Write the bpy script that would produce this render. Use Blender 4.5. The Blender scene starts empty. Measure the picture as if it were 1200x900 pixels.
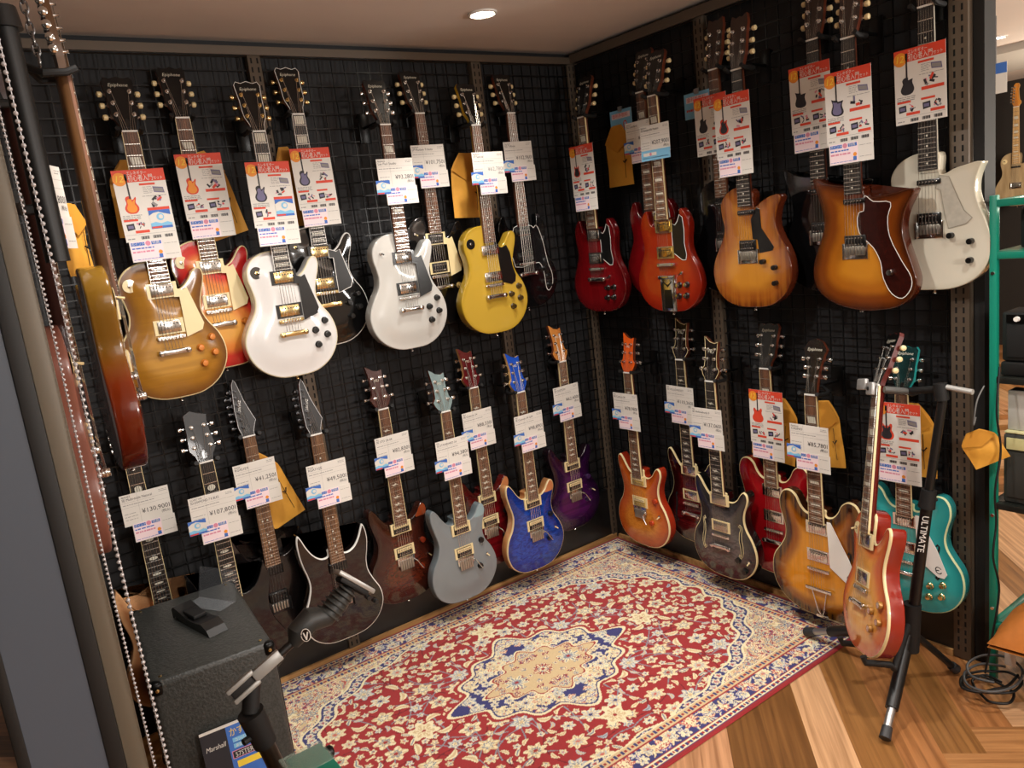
import bpy, bmesh, math, random
import numpy as np
from math import sin, cos, pi, radians, hypot
from mathutils import Vector, Matrix
from mathutils.geometry import delaunay_2d_cdt
random.seed(7)
SC = bpy.context.scene
COL = SC.collection

# ------------------------------------------------------------------ materials
def lin(h):
    h = h.lstrip('#')
    c = [int(h[i:i+2], 16)/255 for i in (0, 2, 4)]
    return tuple(x/12.92 if x <= .04045 else ((x+.055)/1.055)**2.4 for x in c)+(1,)
MC = {}
def nm(name):
    m = bpy.data.materials.new(name); m.use_nodes = True
    return m, m.node_tree.nodes, m.node_tree.links, m.node_tree.nodes['Principled BSDF']
def M(col, rough=.5, metal=0., coat=0., bump=0., bscale=200., emit=0., alpha=1., trans=0., var=0.):
    key = (col, rough, metal, coat, bump, bscale, emit, alpha, trans, var)
    if key in MC: return MC[key]
    m, N, L, P = nm('mat_'+col.strip('#'))
    P.inputs['Base Color'].default_value = lin(col)
    P.inputs['Roughness'].default_value = rough
    P.inputs['Metallic'].default_value = metal
    P.inputs['Coat Weight'].default_value = coat
    P.inputs['Coat Roughness'].default_value = .05
    P.inputs['Alpha'].default_value = alpha
    P.inputs['Transmission Weight'].default_value = trans
    if emit:
        P.inputs['Emission Color'].default_value = lin(col); P.inputs['Emission Strength'].default_value = emit
    tc = N.new('ShaderNodeTexCoord')
    nz = N.new('ShaderNodeTexNoise'); nz.inputs['Scale'].default_value = bscale; nz.inputs['Detail'].default_value = 3
    L.new(tc.outputs['Object'], nz.inputs['Vector'])
    if var:
        mx = N.new('ShaderNodeMix'); mx.data_type = 'RGBA'; mx.blend_type = 'MULTIPLY'
        mx.inputs[6].default_value = lin(col); mx.inputs[0].default_value = var
        L.new(nz.outputs['Fac'], mx.inputs[7]); L.new(mx.outputs[2], P.inputs['Base Color'])
    if bump:
        b = N.new('ShaderNodeBump'); b.inputs['Strength'].default_value = bump; b.inputs['Distance'].default_value = .002
        L.new(nz.outputs['Fac'], b.inputs['Height']); L.new(b.outputs['Normal'], P.inputs['Normal'])
    MC[key] = m
    return m
def finish(stops, figure=None, fcol='#000000', famt=.4, rough=.16):
    """guitar lacquer: colour by distance from the rim (metres), optional wood figure"""
    key = ('fin', tuple(stops), figure, fcol, famt, rough)
    if key in MC: return MC[key]
    m, N, L, P = nm('lacquer')
    P.inputs['Roughness'].default_value = rough; P.inputs['Coat Weight'].default_value = .6; P.inputs['Coat Roughness'].default_value = .04
    at = N.new('ShaderNodeAttribute'); at.attribute_name = 'edge'
    tc = N.new('ShaderNodeTexCoord')
    nz = N.new('ShaderNodeTexNoise'); nz.inputs['Scale'].default_value = 14; L.new(tc.outputs['Object'], nz.inputs['Vector'])
    a = N.new('ShaderNodeMath'); a.operation = 'MULTIPLY_ADD'; a.inputs[1].default_value = .02; 
    L.new(nz.outputs['Fac'], a.inputs[0]); L.new(at.outputs['Fac'], a.inputs[2])
    s = N.new('ShaderNodeMath'); s.operation = 'MULTIPLY'; s.inputs[1].default_value = 1/.16; L.new(a.outputs[0], s.inputs[0])
    r = N.new('ShaderNodeValToRGB'); r.color_ramp.interpolation = 'EASE'
    e = r.color_ramp.elements
    while len(e) < len(stops): e.new(.5)
    for k, (p, c) in enumerate(stops): e[k].position = min(1, (p+.01)/.16); e[k].color = lin(c)
    if len(stops) == 1: e[1].color = lin(stops[0][1])
    L.new(s.outputs[0], r.inputs['Fac'])
    out = r.outputs['Color']
    if figure:
        mp = N.new('ShaderNodeMapping'); L.new(tc.outputs['Object'], mp.inputs['Vector'])
        if figure == 'flame':
            mp.inputs['Scale'].default_value = (2.5, 45, 10)
        elif figure == 'quilt':
            mp.inputs['Scale'].default_value = (38, 85, 30)
        else:
            mp.inputs['Scale'].default_value = (60, 3, 60)
        t = N.new('ShaderNodeTexNoise'); t.inputs['Scale'].default_value = 1.0; t.inputs['Detail'].default_value = 2; t.inputs['Distortion'].default_value = 1.2 if figure == 'quilt' else .5
        L.new(mp.outputs['Vector'], t.inputs['Vector'])
        cr = N.new('ShaderNodeValToRGB'); cr.color_ramp.elements[0].position = .42; cr.color_ramp.elements[1].position = .6
        L.new(t.outputs['Fac'], cr.inputs['Fac'])
        q = N.new('ShaderNodeMath'); q.operation = 'MULTIPLY'; q.inputs[1].default_value = famt; L.new(cr.outputs['Color'], q.inputs[0])
        mx = N.new('ShaderNodeMix'); mx.data_type = 'RGBA'; L.new(q.outputs[0], mx.inputs[0]); L.new(out, mx.inputs[6]); mx.inputs[7].default_value = lin(fcol)
        out = mx.outputs[2]
    L.new(out, P.inputs['Base Color'])
    MC[key] = m
    return m
def wood(c1, c2, sc=(3, 60, 60), rough=.4, coat=0.):
    key = ('wood', c1, c2, sc, rough, coat)
    if key in MC: return MC[key]
    m, N, L, P = nm('wood')
    tc = N.new('ShaderNodeTexCoord'); mp = N.new('ShaderNodeMapping'); mp.inputs['Scale'].default_value = sc
    L.new(tc.outputs['Object'], mp.inputs['Vector'])
    t = N.new('ShaderNodeTexNoise'); t.inputs['Scale'].default_value = 1; t.inputs['Detail'].default_value = 4; L.new(mp.outputs['Vector'], t.inputs['Vector'])
    r = N.new('ShaderNodeValToRGB'); r.color_ramp.elements[0].position = .35; r.color_ramp.elements[1].position = .65
    r.color_ramp.elements[0].color = lin(c1); r.color_ramp.elements[1].color = lin(c2)
    L.new(t.outputs['Fac'], r.inputs['Fac']); L.new(r.outputs['Color'], P.inputs['Base Color'])
    P.inputs['Roughness'].default_value = rough; P.inputs['Coat Weight'].default_value = coat
    MC[key] = m
    return m
CHROME = M('#d8d8d6', .16, 1.); GOLD = M('#dcc48c', .2, 1.); BLACKHW = M('#101010', .3, .6)
BLACK = M('#0b0b0b', .3, 0, .15); RUBBER = M('#0c0c0c', .65); CREAM = M('#e6d3a0', .35, 0, .3); WHITE = M('#e8e6e0', .35, 0, .2)
ROSE = wood('#4a2e1e', '#7a4f35', (80, 6, 40), .5); EBONY = wood('#17120f', '#241b16', (80, 6, 40), .4)
MAPLE = wood('#c89a5c', '#dcb47a', (60, 4, 40), .35, .3); MAHOG = wood('#4a2012', '#63301c', (60, 4, 40), .3, .4)
PEARL = M('#dcd8c8', .2, 0, .3, var=.15, bscale=60); FRET = M('#d8d4cc', .25, .9)

# ------------------------------------------------------------------ mesh builder
TXT = {}
def text2d(s, shear=0.):
    k = (s, shear)
    if k not in TXT:
        c = bpy.data.curves.new('txt', 'FONT'); c.body = s; c.size = 1; c.resolution_u = 2; c.shear = shear
        o = bpy.data.objects.new('txt', c); COL.objects.link(o)
        dg = bpy.context.evaluated_depsgraph_get(); dg.update()
        me = bpy.data.meshes.new_from_object(o.evaluated_get(dg))
        v = [(p.co.x, p.co.y) for p in me.vertices]; f = [tuple(p.vertices) for p in me.polygons]
        bpy.data.objects.remove(o); bpy.data.curves.remove(c); bpy.data.meshes.remove(me)
        x0 = min((p[0] for p in v), default=0); x1 = max((p[0] for p in v), default=1)
        TXT[k] = ([(p[0]-x0, p[1]) for p in v], f, max(x1-x0, 1e-6))
    return TXT[k]
class MB:
    def __init__(s): s.v = []; s.f = []; s.m = []; s.xf = Matrix.Identity(4)
    def add(s, vs, fs, mi=0):
        b = len(s.v); s.v += [tuple(s.xf @ Vector(p)) for p in vs]
        s.f += [tuple(b+i for i in f) for f in fs]; s.m += [mi]*len(fs)
    def box(s, c, d, mi=0, rot=None):
        x, y, z = (k/2 for k in d)
        vs = [Vector(q) for q in ((-x,-y,-z),(x,-y,-z),(x,y,-z),(-x,y,-z),(-x,-y,z),(x,-y,z),(x,y,z),(-x,y,z))]
        if rot: vs = [rot @ q for q in vs]
        s.add([q+Vector(c) for q in vs], [(0,3,2,1),(4,5,6,7),(0,1,5,4),(1,2,6,5),(2,3,7,6),(3,0,4,7)], mi)
    def rbox(s, c, d, r=.004, mi=0, rot=None, seg=2):
        bm = bmesh.new(); bmesh.ops.create_cube(bm, size=1)
        for v in bm.verts: v.co = Vector((v.co.x*d[0], v.co.y*d[1], v.co.z*d[2]))
        bmesh.ops.bevel(bm, geom=bm.edges[:], offset=min(r, min(d)*.49), segments=seg, affect='EDGES', profile=.5)
        bm.verts.ensure_lookup_table()
        vs = [v.co.copy() for v in bm.verts]
        if rot: vs = [rot @ q for q in vs]
        s.add([q+Vector(c) for q in vs], [tuple(v.index for v in f.verts) for f in bm.faces], mi); bm.free()
    def tube(s, pts, r, seg=8, mi=0, cap=True):
        pts = [Vector(p) for p in pts]; n = len(pts); rs = r if isinstance(r, (list, tuple)) else [r]*n
        vs = []; u = None
        for i, p in enumerate(pts):
            t = (pts[min(i+1, n-1)]-pts[max(i-1, 0)]).normalized()
            if u is None:
                u = t.cross(Vector((0, 0, 1)) if abs(t.z) < .9 else Vector((1, 0, 0))).normalized()
            u = (u-t*u.dot(t)).normalized(); w = t.cross(u)
            vs += [p+(u*cos(2*pi*k/seg)+w*sin(2*pi*k/seg))*rs[i] for k in range(seg)]
        fs = [(i*seg+k, i*seg+(k+1) % seg, (i+1)*seg+(k+1) % seg, (i+1)*seg+k) for i in range(n-1) for k in range(seg)]
        if cap: fs += [tuple(range(seg))[::-1], tuple((n-1)*seg+k for k in range(seg))]
        s.add(vs, fs, mi)
    def lathe(s, prof, c=(0, 0, 0), axis=(0, 0, 1), seg=14, mi=0):
        a = Vector(axis).normalized(); q = Vector((0, 0, 1)).rotation_difference(a)
        vs = [q @ Vector((r*cos(2*pi*k/seg), r*sin(2*pi*k/seg), z))+Vector(c) for r, z in prof for k in range(seg)]
        n = len(prof)
        fs = [(i*seg+k, i*seg+(k+1) % seg, (i+1)*seg+(k+1) % seg, (i+1)*seg+k) for i in range(n-1) for k in range(seg)]
        fs += [tuple(range(seg))[::-1], tuple((n-1)*seg+k for k in range(seg))]
        s.add(vs, fs, mi)
    def prism(s, poly, z0, z1, mi=0, side=None):
        n = len(poly)
        ar = sum(poly[i][0]*poly[(i+1) % n][1]-poly[(i+1) % n][0]*poly[i][1] for i in range(n))
        if ar < 0: poly = poly[::-1]
        vs = [(x, y, z0) for x, y in poly]+[(x, y, z1) for x, y in poly]
        s.add(vs, [tuple(range(n))[::-1], tuple(range(n, 2*n))], mi)
        s.add(vs, [(i, (i+1) % n, n+(i+1) % n, n+i) for i in range(n)], mi if side is None else side)
    def poly(s, pts, z, mi=0):
        n = len(pts)
        ar = sum(pts[i][0]*pts[(i+1) % n][1]-pts[(i+1) % n][0]*pts[i][1] for i in range(n))
        if ar < 0: pts = pts[::-1]
        s.add([(x, y, z) for x, y in pts], [tuple(range(n))], mi)
    def rect(s, x0, y0, x1, y1, z, mi=0): s.add([(x0,y0,z),(x1,y0,z),(x1,y1,z),(x0,y1,z)], [(0,1,2,3)], mi)
    def disc(s, x, y, r, z, mi=0, n=14, ry=None): s.add([(x+r*cos(2*pi*k/n), y+(ry or r)*sin(2*pi*k/n), z) for k in range(n)], [tuple(range(n))], mi)
    def text(s, t, x, y, h, z, mi=0, maxw=None, align='L', shear=0.):
        v, f, w = text2d(t, shear); k = h/.7; kx = k
        if maxw and w*k > maxw: kx = maxw/w
        ox = x-(w*kx*(.5 if align == 'C' else 1 if align == 'R' else 0))
        s.add([(ox+p[0]*kx, y+p[1]*k, z) for p in v], f, mi)
    def build(s, name, mats, parent=None, smooth=40, attr=None):
        me = bpy.data.meshes.new(name); me.from_pydata(s.v, [], s.f)
        for m in (mats if isinstance(mats, (list, tuple)) else [mats]): me.materials.append(m)
        me.polygons.foreach_set('material_index', s.m)
        if smooth:
            me.polygons.foreach_set('use_smooth', [True]*len(s.f)); me.set_sharp_from_angle(angle=radians(smooth))
        if attr is not None:
            a = me.attributes.new('edge', 'FLOAT', 'POINT'); a.data.foreach_set('value', attr)
        me.update()
        o = bpy.data.objects.new(name, me); COL.objects.link(o)
        if parent: o.parent = parent
        return o
def tag(o, label=None, cat=None, group=None, kind=None):
    if label: o['label'] = label
    if cat: o['category'] = cat
    if group: o['group'] = group
    if kind: o['kind'] = kind
    return o
def empty(name, label, cat, group=None):
    o = bpy.data.objects.new(name, None); COL.objects.link(o); o.empty_display_size = .05
    return tag(o, label, cat, group)
def wallmat(w, s, off, z):
    if w == 'L': r, out, loc = (1,0,0), (0,-1,0), (s,-off,z)
    else: r, out, loc = (0,-1,0), (-1,0,0), (-off,s,z)
    u = (0,0,1)
    return Matrix(((r[0],u[0],out[0],loc[0]),(r[1],u[1],out[1],loc[1]),(r[2],u[2],out[2],loc[2]),(0,0,0,1)))
def place(o, w, s, off, z, yaw=0., roll=0., pitch=0.):
    o.matrix_world = wallmat(w, s, off, z) @ Matrix.Rotation(yaw, 4, 'Y') @ Matrix.Rotation(roll, 4, 'Z') @ Matrix.Rotation(pitch, 4, 'X')
    return o

# ------------------------------------------------------------------ guitars
def mm(p): return [(a/1000, b/1000) for a, b in p]
def mirror(p): return p+[(-x, y) for x, y in p[::-1] if abs(x) > 1e-6]
SHAPES = {
 'lp': [(0,0),(70,6),(125,38),(158,88),(166,135),(152,190),(125,232),(112,264),(112,292),(121,325),(132,358),(136,385),(130,402),(118,406),(103,396),(86,372),(68,353),(48,343),(30,347),(27,362),(27,425),(0,438),(-28,440),(-62,435),(-95,418),(-117,388),(-121,352),(-113,315),(-108,280),(-115,245),(-140,205),(-162,160),(-166,125),(-152,75),(-118,34),(-65,6)],
 'sg': [(0,0),(80,7),(135,42),(163,92),(165,132),(150,180),(127,222),(117,255),(118,290),(124,325),(123,352),(112,378),(97,398),(86,402),(80,392),(80,370),(74,350),(58,337),(36,338),(28,348),(28,368),(-28,368),(-28,348),(-36,340),(-58,340),(-74,352),(-82,372),(-86,394),(-92,404),(-104,400),(-120,378),(-128,350),(-126,312),(-119,272),(-121,240),(-140,198),(-160,152),(-166,112),(-150,62),(-110,22),(-60,4)],
 'prs': [(0,0),(75,8),(125,42),(155,95),(157,140),(140,190),(116,230),(107,265),(111,300),(123,332),(130,358),(125,380),(112,388),(96,376),(78,350),(54,335),(30,337),(28,352),(28,366),(-28,366),(-28,352),(-32,342),(-52,346),(-75,372),(-96,406),(-112,422),(-125,414),(-129,380),(-119,330),(-109,290),(-108,260),(-120,220),(-145,180),(-158,135),(-157,95),(-135,45),(-85,10)],
 'rg': [(0,0),(75,6),(130,40),(158,95),(155,145),(132,195),(117,235),(116,275),(126,320),(132,360),(129,398),(120,420),(111,404),(98,375),(75,345),(48,333),(30,338),(29,352),(29,366),(-29,366),(-29,352),(-33,340),(-55,340),(-82,362),(-104,400),(-118,436),(-128,452),(-136,434),(-137,390),(-130,335),(-118,285),(-116,245),(-130,200),(-152,150),(-158,100),(-135,45),(-80,8)],
 'es': mirror([(0,0),(90,5),(155,35),(195,90),(205,145),(195,198),(165,243),(145,278),(140,315),(148,355),(160,400),(157,440),(140,465),(114,470),(90,454),(72,420),(52,400),(32,397),(28,405),(28,420)]),
 'single': [(0,0),(80,8),(135,45),(165,100),(168,150),(150,205),(126,250),(113,290),(117,322),(126,350),(138,376),(130,387),(108,386),(85,380),(60,368),(42,356),(30,354),(27,370),(27,405),(0,422),(-28,428),(-60,422),(-95,402),(-112,372),(-110,330),(-102,290),(-108,260),(-130,220),(-158,165),(-165,120),(-150,65),(-110,22),(-55,3)],
 'offset': [(15,-6),(70,-4),(130,8),(172,40),(186,85),(176,130),(158,185),(147,235),(150,275),(163,310),(180,340),(184,354),(170,358),(135,352),(95,348),(60,345),(34,348),(29,362),(29,380),(-29,388),(-60,392),(-100,404),(-128,420),(-142,420),(-138,400),(-122,350),(-110,305),(-110,260),(-130,205),(-152,140),(-150,85),(-125,45),(-75,14)],
 'white': [(0,0),(70,6),(130,36),(165,90),(172,140),(156,200),(138,245),(128,285),(130,320),(140,350),(146,364),(132,367),(102,362),(70,355),(45,344),(32,344),(28,356),(28,405),(0,412),(-30,412),(-65,404),(-98,384),(-118,350),(-116,315),(-104,280),(-104,255),(-124,215),(-150,165),(-162,120),(-150,70),(-112,25),(-55,3)],
}
def outline(shape, n=4):
    p = [Vector((a/1000, b/1000)) for a, b in SHAPES[shape]]; N = len(p); out = []
    for i in range(N):
        p0, p1, p2, p3 = p[i-1], p[i], p[(i+1) % N], p[(i+2) % N]
        t = [0.]
        for a, b in ((p0, p1), (p1, p2), (p2, p3)): t.append(t[-1]+max((b-a).length, 1e-5)**.5)
        for k in range(n):
            u = t[1]+(t[2]-t[1])*k/n
            A1 = p0*((t[1]-u)/(t[1]-t[0]))+p1*((u-t[0])/(t[1]-t[0])); A2 = p1*((t[2]-u)/(t[2]-t[1]))+p2*((u-t[1])/(t[2]-t[1])); A3 = p2*((t[3]-u)/(t[3]-t[2]))+p3*((u-t[2])/(t[3]-t[2]))
            B1 = A1*((t[2]-u)/(t[2]-t[0]))+A2*((u-t[0])/(t[2]-t[0])); B2 = A2*((t[3]-u)/(t[3]-t[1]))+A3*((u-t[1])/(t[3]-t[1]))
            out.append(tuple(B1*((t[2]-u)/(t[2]-t[1]))+B2*((u-t[1])/(t[2]-t[1]))))
    return out
def distf(P, poly):
    P = np.asarray(P, float).reshape(-1, 2); A = np.array(poly); B = np.roll(A, -1, 0); D = B-A
    t = np.clip(((P[:, None]-A)*D).sum(2)/np.maximum((D*D).sum(1), 1e-12), 0, 1)
    d = np.sqrt((((A+t[..., None]*D)-P[:, None])**2).sum(2)).min(1)
    y = P[:, 1:2]; x = P[:, 0:1]
    c = ((A[:, 1] > y) != (B[:, 1] > y)) & (x < (B[:, 0]-A[:, 0])*(y-A[:, 1])/np.where(abs(B[:, 1]-A[:, 1]) < 1e-12, 1e-12, B[:, 1]-A[:, 1])+A[:, 0])
    return d, c.sum(1) % 2 == 1
OUT = {}
def inset(poly, d):
    A = np.array(poly); t = np.roll(A, -1, 0)-np.roll(A, 1, 0); t /= np.maximum(np.linalg.norm(t, axis=1, keepdims=True), 1e-9)
    return A+np.stack([-t[:, 1], t[:, 0]], 1)*d
def shape_data(shape):
    if shape in OUT: return OUT[shape]
    o = outline(shape); r = .003
    ring = [tuple(q) for q in inset(o, r)]
    xs = np.arange(-.22, .22, .009); ys = np.arange(0, .5, .008)
    G = np.array([(x+(.0045 if j % 2 else 0), y) for j, y in enumerate(ys) for x in xs])
    d, ins = distf(G, o); G = G[ins & (d > .008)]
    n = len(ring); co = [Vector(q) for q in ring]+[Vector(q) for q in G]
    v, e, f, ov, oe, of = delaunay_2d_cdt(co, [(i, (i+1) % n) for i in range(n)], [], 1, 1e-7)
    P = [tuple(q) for q in v]; d2, _ = distf(P, o)
    OUT[shape] = (o, P, [tuple(t) for t in f], d2)
    return OUT[shape]
def carve(d, H): 
    t = np.clip((np.asarray(d)-.004)/.075, 0, 1); return H*(t*t*(3-2*t))
HEADS = {
 'lp': dict(o=[(23,0),(25,22),(36,46),(38,62),(39,105),(44,156),(36,168),(20,163),(0,170),(-20,163),(-36,168),(-44,156),(-39,105),(-38,62),(-36,46),(-25,22),(-23,0)], posts=[(25,50),(26,86),(28,122)], tilt=14),
 'hour': dict(o=[(22,0),(21,40),(24,90),(36,135),(44,155),(26,182),(0,192),(-26,182),(-44,155),(-36,135),(-24,90),(-21,40),(-22,0)], posts=[(17,62),(18,92),(22,122)], tilt=14),
 'prs': dict(o=[(22,0),(38,26),(43,40),(31,56),(27,95),(29,140),(30,152),(14,146),(-8,152),(-26,166),(-36,172),(-33,150),(-28,100),(-31,58),(-43,42),(-38,26),(-22,0)], posts=[(22,45),(18,85),(17,122)], tilt=10),
 'rg': dict(o=[(21,0),(23,14),(31,36),(38,50),(30,72),(13,125),(0,190),(-7,204),(-17,186),(-27,100),(-28,32),(-22,10),(-21,0)], line=[(-13,34),(-14,60),(-15,86),(-15,112),(-14,138),(-12,162)], tilt=11),
 'seven': dict(o=[(24,0),(28,20),(42,42),(40,60),(34,100),(32,132),(36,152),(10,160),(-14,172),(-36,160),(-38,100),(-43,44),(-28,20),(-24,0)], posts=[(26,50),(23,84),(20,118)], tilt=11),
 'six': dict(o=[(21,0),(24,12),(34,22),(34,40),(22,52),(16,100),(14,140),(22,165),(12,184),(-8,186),(-20,172),(-26,150),(-30,60),(-28,25),(-21,8),(-21,0)], line=[(-18,40),(-17,62),(-17,86),(-16,110),(-15,132),(-13,154)], tilt=3),
 'slim': dict(o=[(22,0),(27,22),(33,50),(33,120),(36,150),(30,178),(12,168),(0,172),(-12,168),(-30,178),(-36,150),(-33,120),(-33,50),(-27,22),(-22,0)], posts=[(21,50),(21,88),(22,126)], tilt=10),
}
def head_mat(c, rough=.2): return M(c, rough, 0, .5)
def guitar(name, label, group=None, shape='lp', nut=.825, scale=.628, thick=.05, H=.010, front=None, side=None, bind=None, neckm=MAHOG, fb=ROSE, fbbind=None, frets=22,
           inlay='trap', inlaym=PEARL, head='lp', headm=None, headside=None, headbind=None, logo=None, logom=None, truss=True, hw=CHROME, button=None, pickups=(), bridge='tom', tail='stop', knobs=(), knobm=BLACK, knobtop=None, knobk='hat',
           switch=None, switchm=CREAM, guard=None, guardm=BLACK, guardedge=None, guardz=None, fholes=None, scoop=None, trem=False, joint=None, logo_pos=None, strings=6, extras=None):
    root = empty(name, label, 'guitar', group)
    o, P, F, D = shape_data(shape); n = len(o)
    cz = carve(D, H)
    side = side or front
    # body: front (carved), roundover + sides, back
    b = MB(); att = []
    b.add([(p[0], p[1], z) for p, z in zip(P, cz)], []); att += list(D)
    for t in F:
        c = [sum(P[i][k] for i in t)/3 for k in (0, 1)]
        mi = 0
        if scoop and c[0] > .033 and c[1] > .338+max(0, .09-c[0])*.2: mi = 2
        a = [P[i] for i in t]
        if (a[1][0]-a[0][0])*(a[2][1]-a[0][1])-(a[2][0]-a[0][0])*(a[1][1]-a[0][1]) < 0: t = t[::-1]
        b.f.append(t); b.m.append(mi)
    r = .003; rb = .005
    rings = [(r, 0), (r*.3, -r*.3), (0, -r), (0, -.0075), (0, -(thick-rb)), (rb*.3, -(thick-rb*.3)), (rb, -thick)]
    base = len(b.v); bd = MB()
    allr = []
    for i, z in rings:
        q = inset(o, i); allr.append([(x, y, z) for x, y in q])
    def strip(mb, k, b0, b1, mi):
        for i in range(n): mb.f.append((b0+i, b1+i, b1+(i+1) % n, b0+(i+1) % n)); mb.m.append(mi)
    for k, ring in enumerate(allr):
        b.add(ring, []); att += [0.]*n
    for k in range(len(rings)-1):
        if bind and k < 3: continue
        strip(b, k, base+k*n, base+(k+1)*n, 1 if k >= 2 else 0)
    b.f.append(tuple(base+6*n+i for i in range(n))[::-1]); b.m.append(1)
    bo = b.build('body', [front, side, scoop or side], root, 50, att)
    if bind:
        for k in range(4): bd.add([(x*(1+.0), y, z+(.0002 if k < 2 else 0)) for x, y, z in allr[k]], [])
        for k in range(3): strip(bd, k, k*n, (k+1)*n, 0)
        # thin inner lip on the face
        q = inset(o, r+.0010); bd.add([(x, y, .0007) for x, y in q], []); strip(bd, 9, 4*n, 0, 0)
        bd.build('binding', bind, root, 50)
    def surf(x, y):
        d, _ = distf([(x, y)], o); return float(carve(d, H)[0])
    zf = H+.009 if H > .003 else .012
    ystr = nut-scale; fe = nut-scale*(1-2**(-frets/12))-.004
    wf = lambda y: .0215+(nut-y)/(nut-fe)*.0065
    jo = joint if joint else max(p[1] for p in o if abs(p[0]) < .03)-.03
    # neck
    nb = MB(); seg = 10; st = [jo-.03, jo+.02, nut-.02, nut+.012]; vs = []
    for y in st:
        w = wf(y)*.985; dp = .021+(.003 if y < jo+.05 else 0)
        vs += [(w*cos(pi*k/seg), y, zf-.006-dp*sin(pi*k/seg)**.8) for k in range(seg+1)]
    m1 = seg+1
    nb.add(vs, [(i*m1+k, (i+1)*m1+k, (i+1)*m1+k+1, i*m1+k+1) for i in range(3) for k in range(seg)]+[(i*m1, i*m1+seg, (i+1)*m1+seg, (i+1)*m1) for i in range(3)])
    nb.build('neck', neckm, root)
    f = MB()
    a0, a1 = wf(fe), wf(nut)
    f.prism([(-a0, fe), (a0, fe), (a1, nut), (-a1, nut)], zf-.006, zf, 0)
    fy = [nut-scale*(1-2**(-k/12)) for k in range(frets+1)]
    for y in fy[1:]:
        w = wf(y)-.0008; f.box((0, y, zf+.0005), (2*w, .0022, .0012), 1)
    zi = zf+.0003
    marks = [3, 5, 7, 9, 12, 15, 17, 19, 21]
    if inlay == 'block': marks = [1]+marks
    for k in marks:
        if k > frets or not inlay: continue
        y0, y1 = fy[k]+.0035, fy[k-1]-.0035; yc = (y0+y1)/2; w = wf(yc)
        if inlay == 'block': f.rect(-w*.78, y0, w*.78, y1, zi, 2)
        elif inlay == 'trap': f.poly([(-w*.55, y0+.001), (w*.8, y0+.001), (w*.62, y1-.001), (-w*.72, y1-.001)], zi, 2)
        elif inlay == 'bird': f.poly([(-w*.7, yc+.003), (-w*.15, yc+.0015), (w*.1, yc+.006), (w*.3, yc), (w*.75, yc-.003), (w*.1, yc-.003), (-w*.2, yc-.006)], zi, 2)
        elif inlay == 'oval': f.disc(0, yc, w*.55, zi, 2, 12, (y1-y0)*.42)
        else:
            for x in ((-.009, .009) if k == 12 else (0,)): f.disc(x, yc, .0032, zi, 2, 10)
    f.build('fretboard', [fb, FRET, inlaym], root, 30)
    if fbbind:
        bb = MB()
        for s in (-1, 1):
            bb.prism([(s*a0, fe), (s*(a0+.0016), fe), (s*(a1+.0016), nut), (s*a1, nut)], zf-.0065, zf+.0004)
        bb.build('fretboard_binding', fbbind, root)
    nt = MB(); nt.box((0, nut+.0025, zf-.0005), (.0435, .005, .006)); nt.build('nut', WHITE, root)
    # headstock
    hd = HEADS[head]; T = Matrix.Translation((0, nut+.004, zf-.003)) @ Matrix.Rotation(-radians(hd['tilt']), 4, 'X')
    pts = mm(hd['o']); h = MB(); h.xf = T; h.prism(pts, -.0145, 0, 0, 1)
    h.build('headstock', [headm or BLACK, headside or neckm], root, 30)
    if headbind:
        q = inset(pts, .0018); N = len(pts); hb = MB(); hb.xf = T
        A = [tuple(p) for p in q]
        hb.add([(x, y, .0004) for x, y in pts]+[(x, y, .0004) for x, y in A], [(i, (i+1) % N, N+(i+1) % N, N+i) for i in range(N-1)])
        hb.build('headstock_binding', headbind, root)
    if truss:
        tr = MB(); tr.xf = T; tr.prism(mm([(-9,10),(9,10),(10,20),(4,36),(0,40),(-4,36),(-10,20)]), .0003, .0022); tr.build('truss_rod_cover', M('#161616', .25, 0, .3), root)
    if logo:
        lm = MB(); lm.xf = T
        lx, ly, lh, lw, rotd = logo_pos or (0, .138, .0105, .062, 0)
        if rotd: lm.xf = T @ Matrix.Translation((lx, ly, 0)) @ Matrix.Rotation(radians(rotd), 4, 'Z'); lm.text(logo, 0, 0, lh, .0009, 0, lw, 'C', .25)
        else: lm.text(logo, lx, ly, lh, .0009, 0, lw, 'C', .25)
        lm.build('logo', logom or M('#cfcab8', .4), root, 0)
    posts = []
    if 'posts' in hd:
        for s in (-1, 1): posts += [(s*x/1000, y/1000, s) for x, y in hd['posts']]
    else: posts = [(x/1000, y/1000, -1) for x, y in hd['line']]
    hp = [Vector((p[0], p[1])) for p in pts]
    for x, y, s in posts:
        t = MB(); t.xf = T
        t.lathe([(.0066, 0), (.0066, .0018), (.0038, .0024), (.0034, .010), (.0040, .0115), (.0015, .012)], (x, y, .0002), seg=10)
        ex = max((abs(p.x) for p in hp if abs(p.y-y) < .03 and p.x*s > 0), default=.03)
        t.tube([(x, y, -.018), (s*(ex+.008), y, -.018)], .0025, 6); t.box((x+s*.004, y, -.0185), (.02, .014, .008))
        t.lathe([(.002, 0), (.0075, .002), (.009, .007), (.0085, .014), (.003, .017)], (s*(ex+.006), y, -.018), (s, 0, 0), 10, 1)
        t.build('tuning_machine', [hw, button or hw], root)
    # pickups
    for pk in pickups:
        y, kind, ringm, cov = pk[:4]; z0 = H if H > .003 else 0
        hgt = zf-.004-z0
        L_, W_ = {'hb': (.070, .038), 'open': (.070, .038), 'p90': (.085, .034), 'mini': (.068, .030), 'single': (.070, .016), 'dog': (.085, .040)}[kind]
        p = MB(); p.rbox((0, y, z0+hgt/2+.001), (L_, W_, hgt), .003, 0)
        rows = (-.010, .010) if kind == 'open' else (.009,) if kind == 'hb' else (0,)
        if kind == 'open':
            p.box((0, y, z0+hgt+.0012), (L_*.97, .0012, .001), 1)
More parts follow.
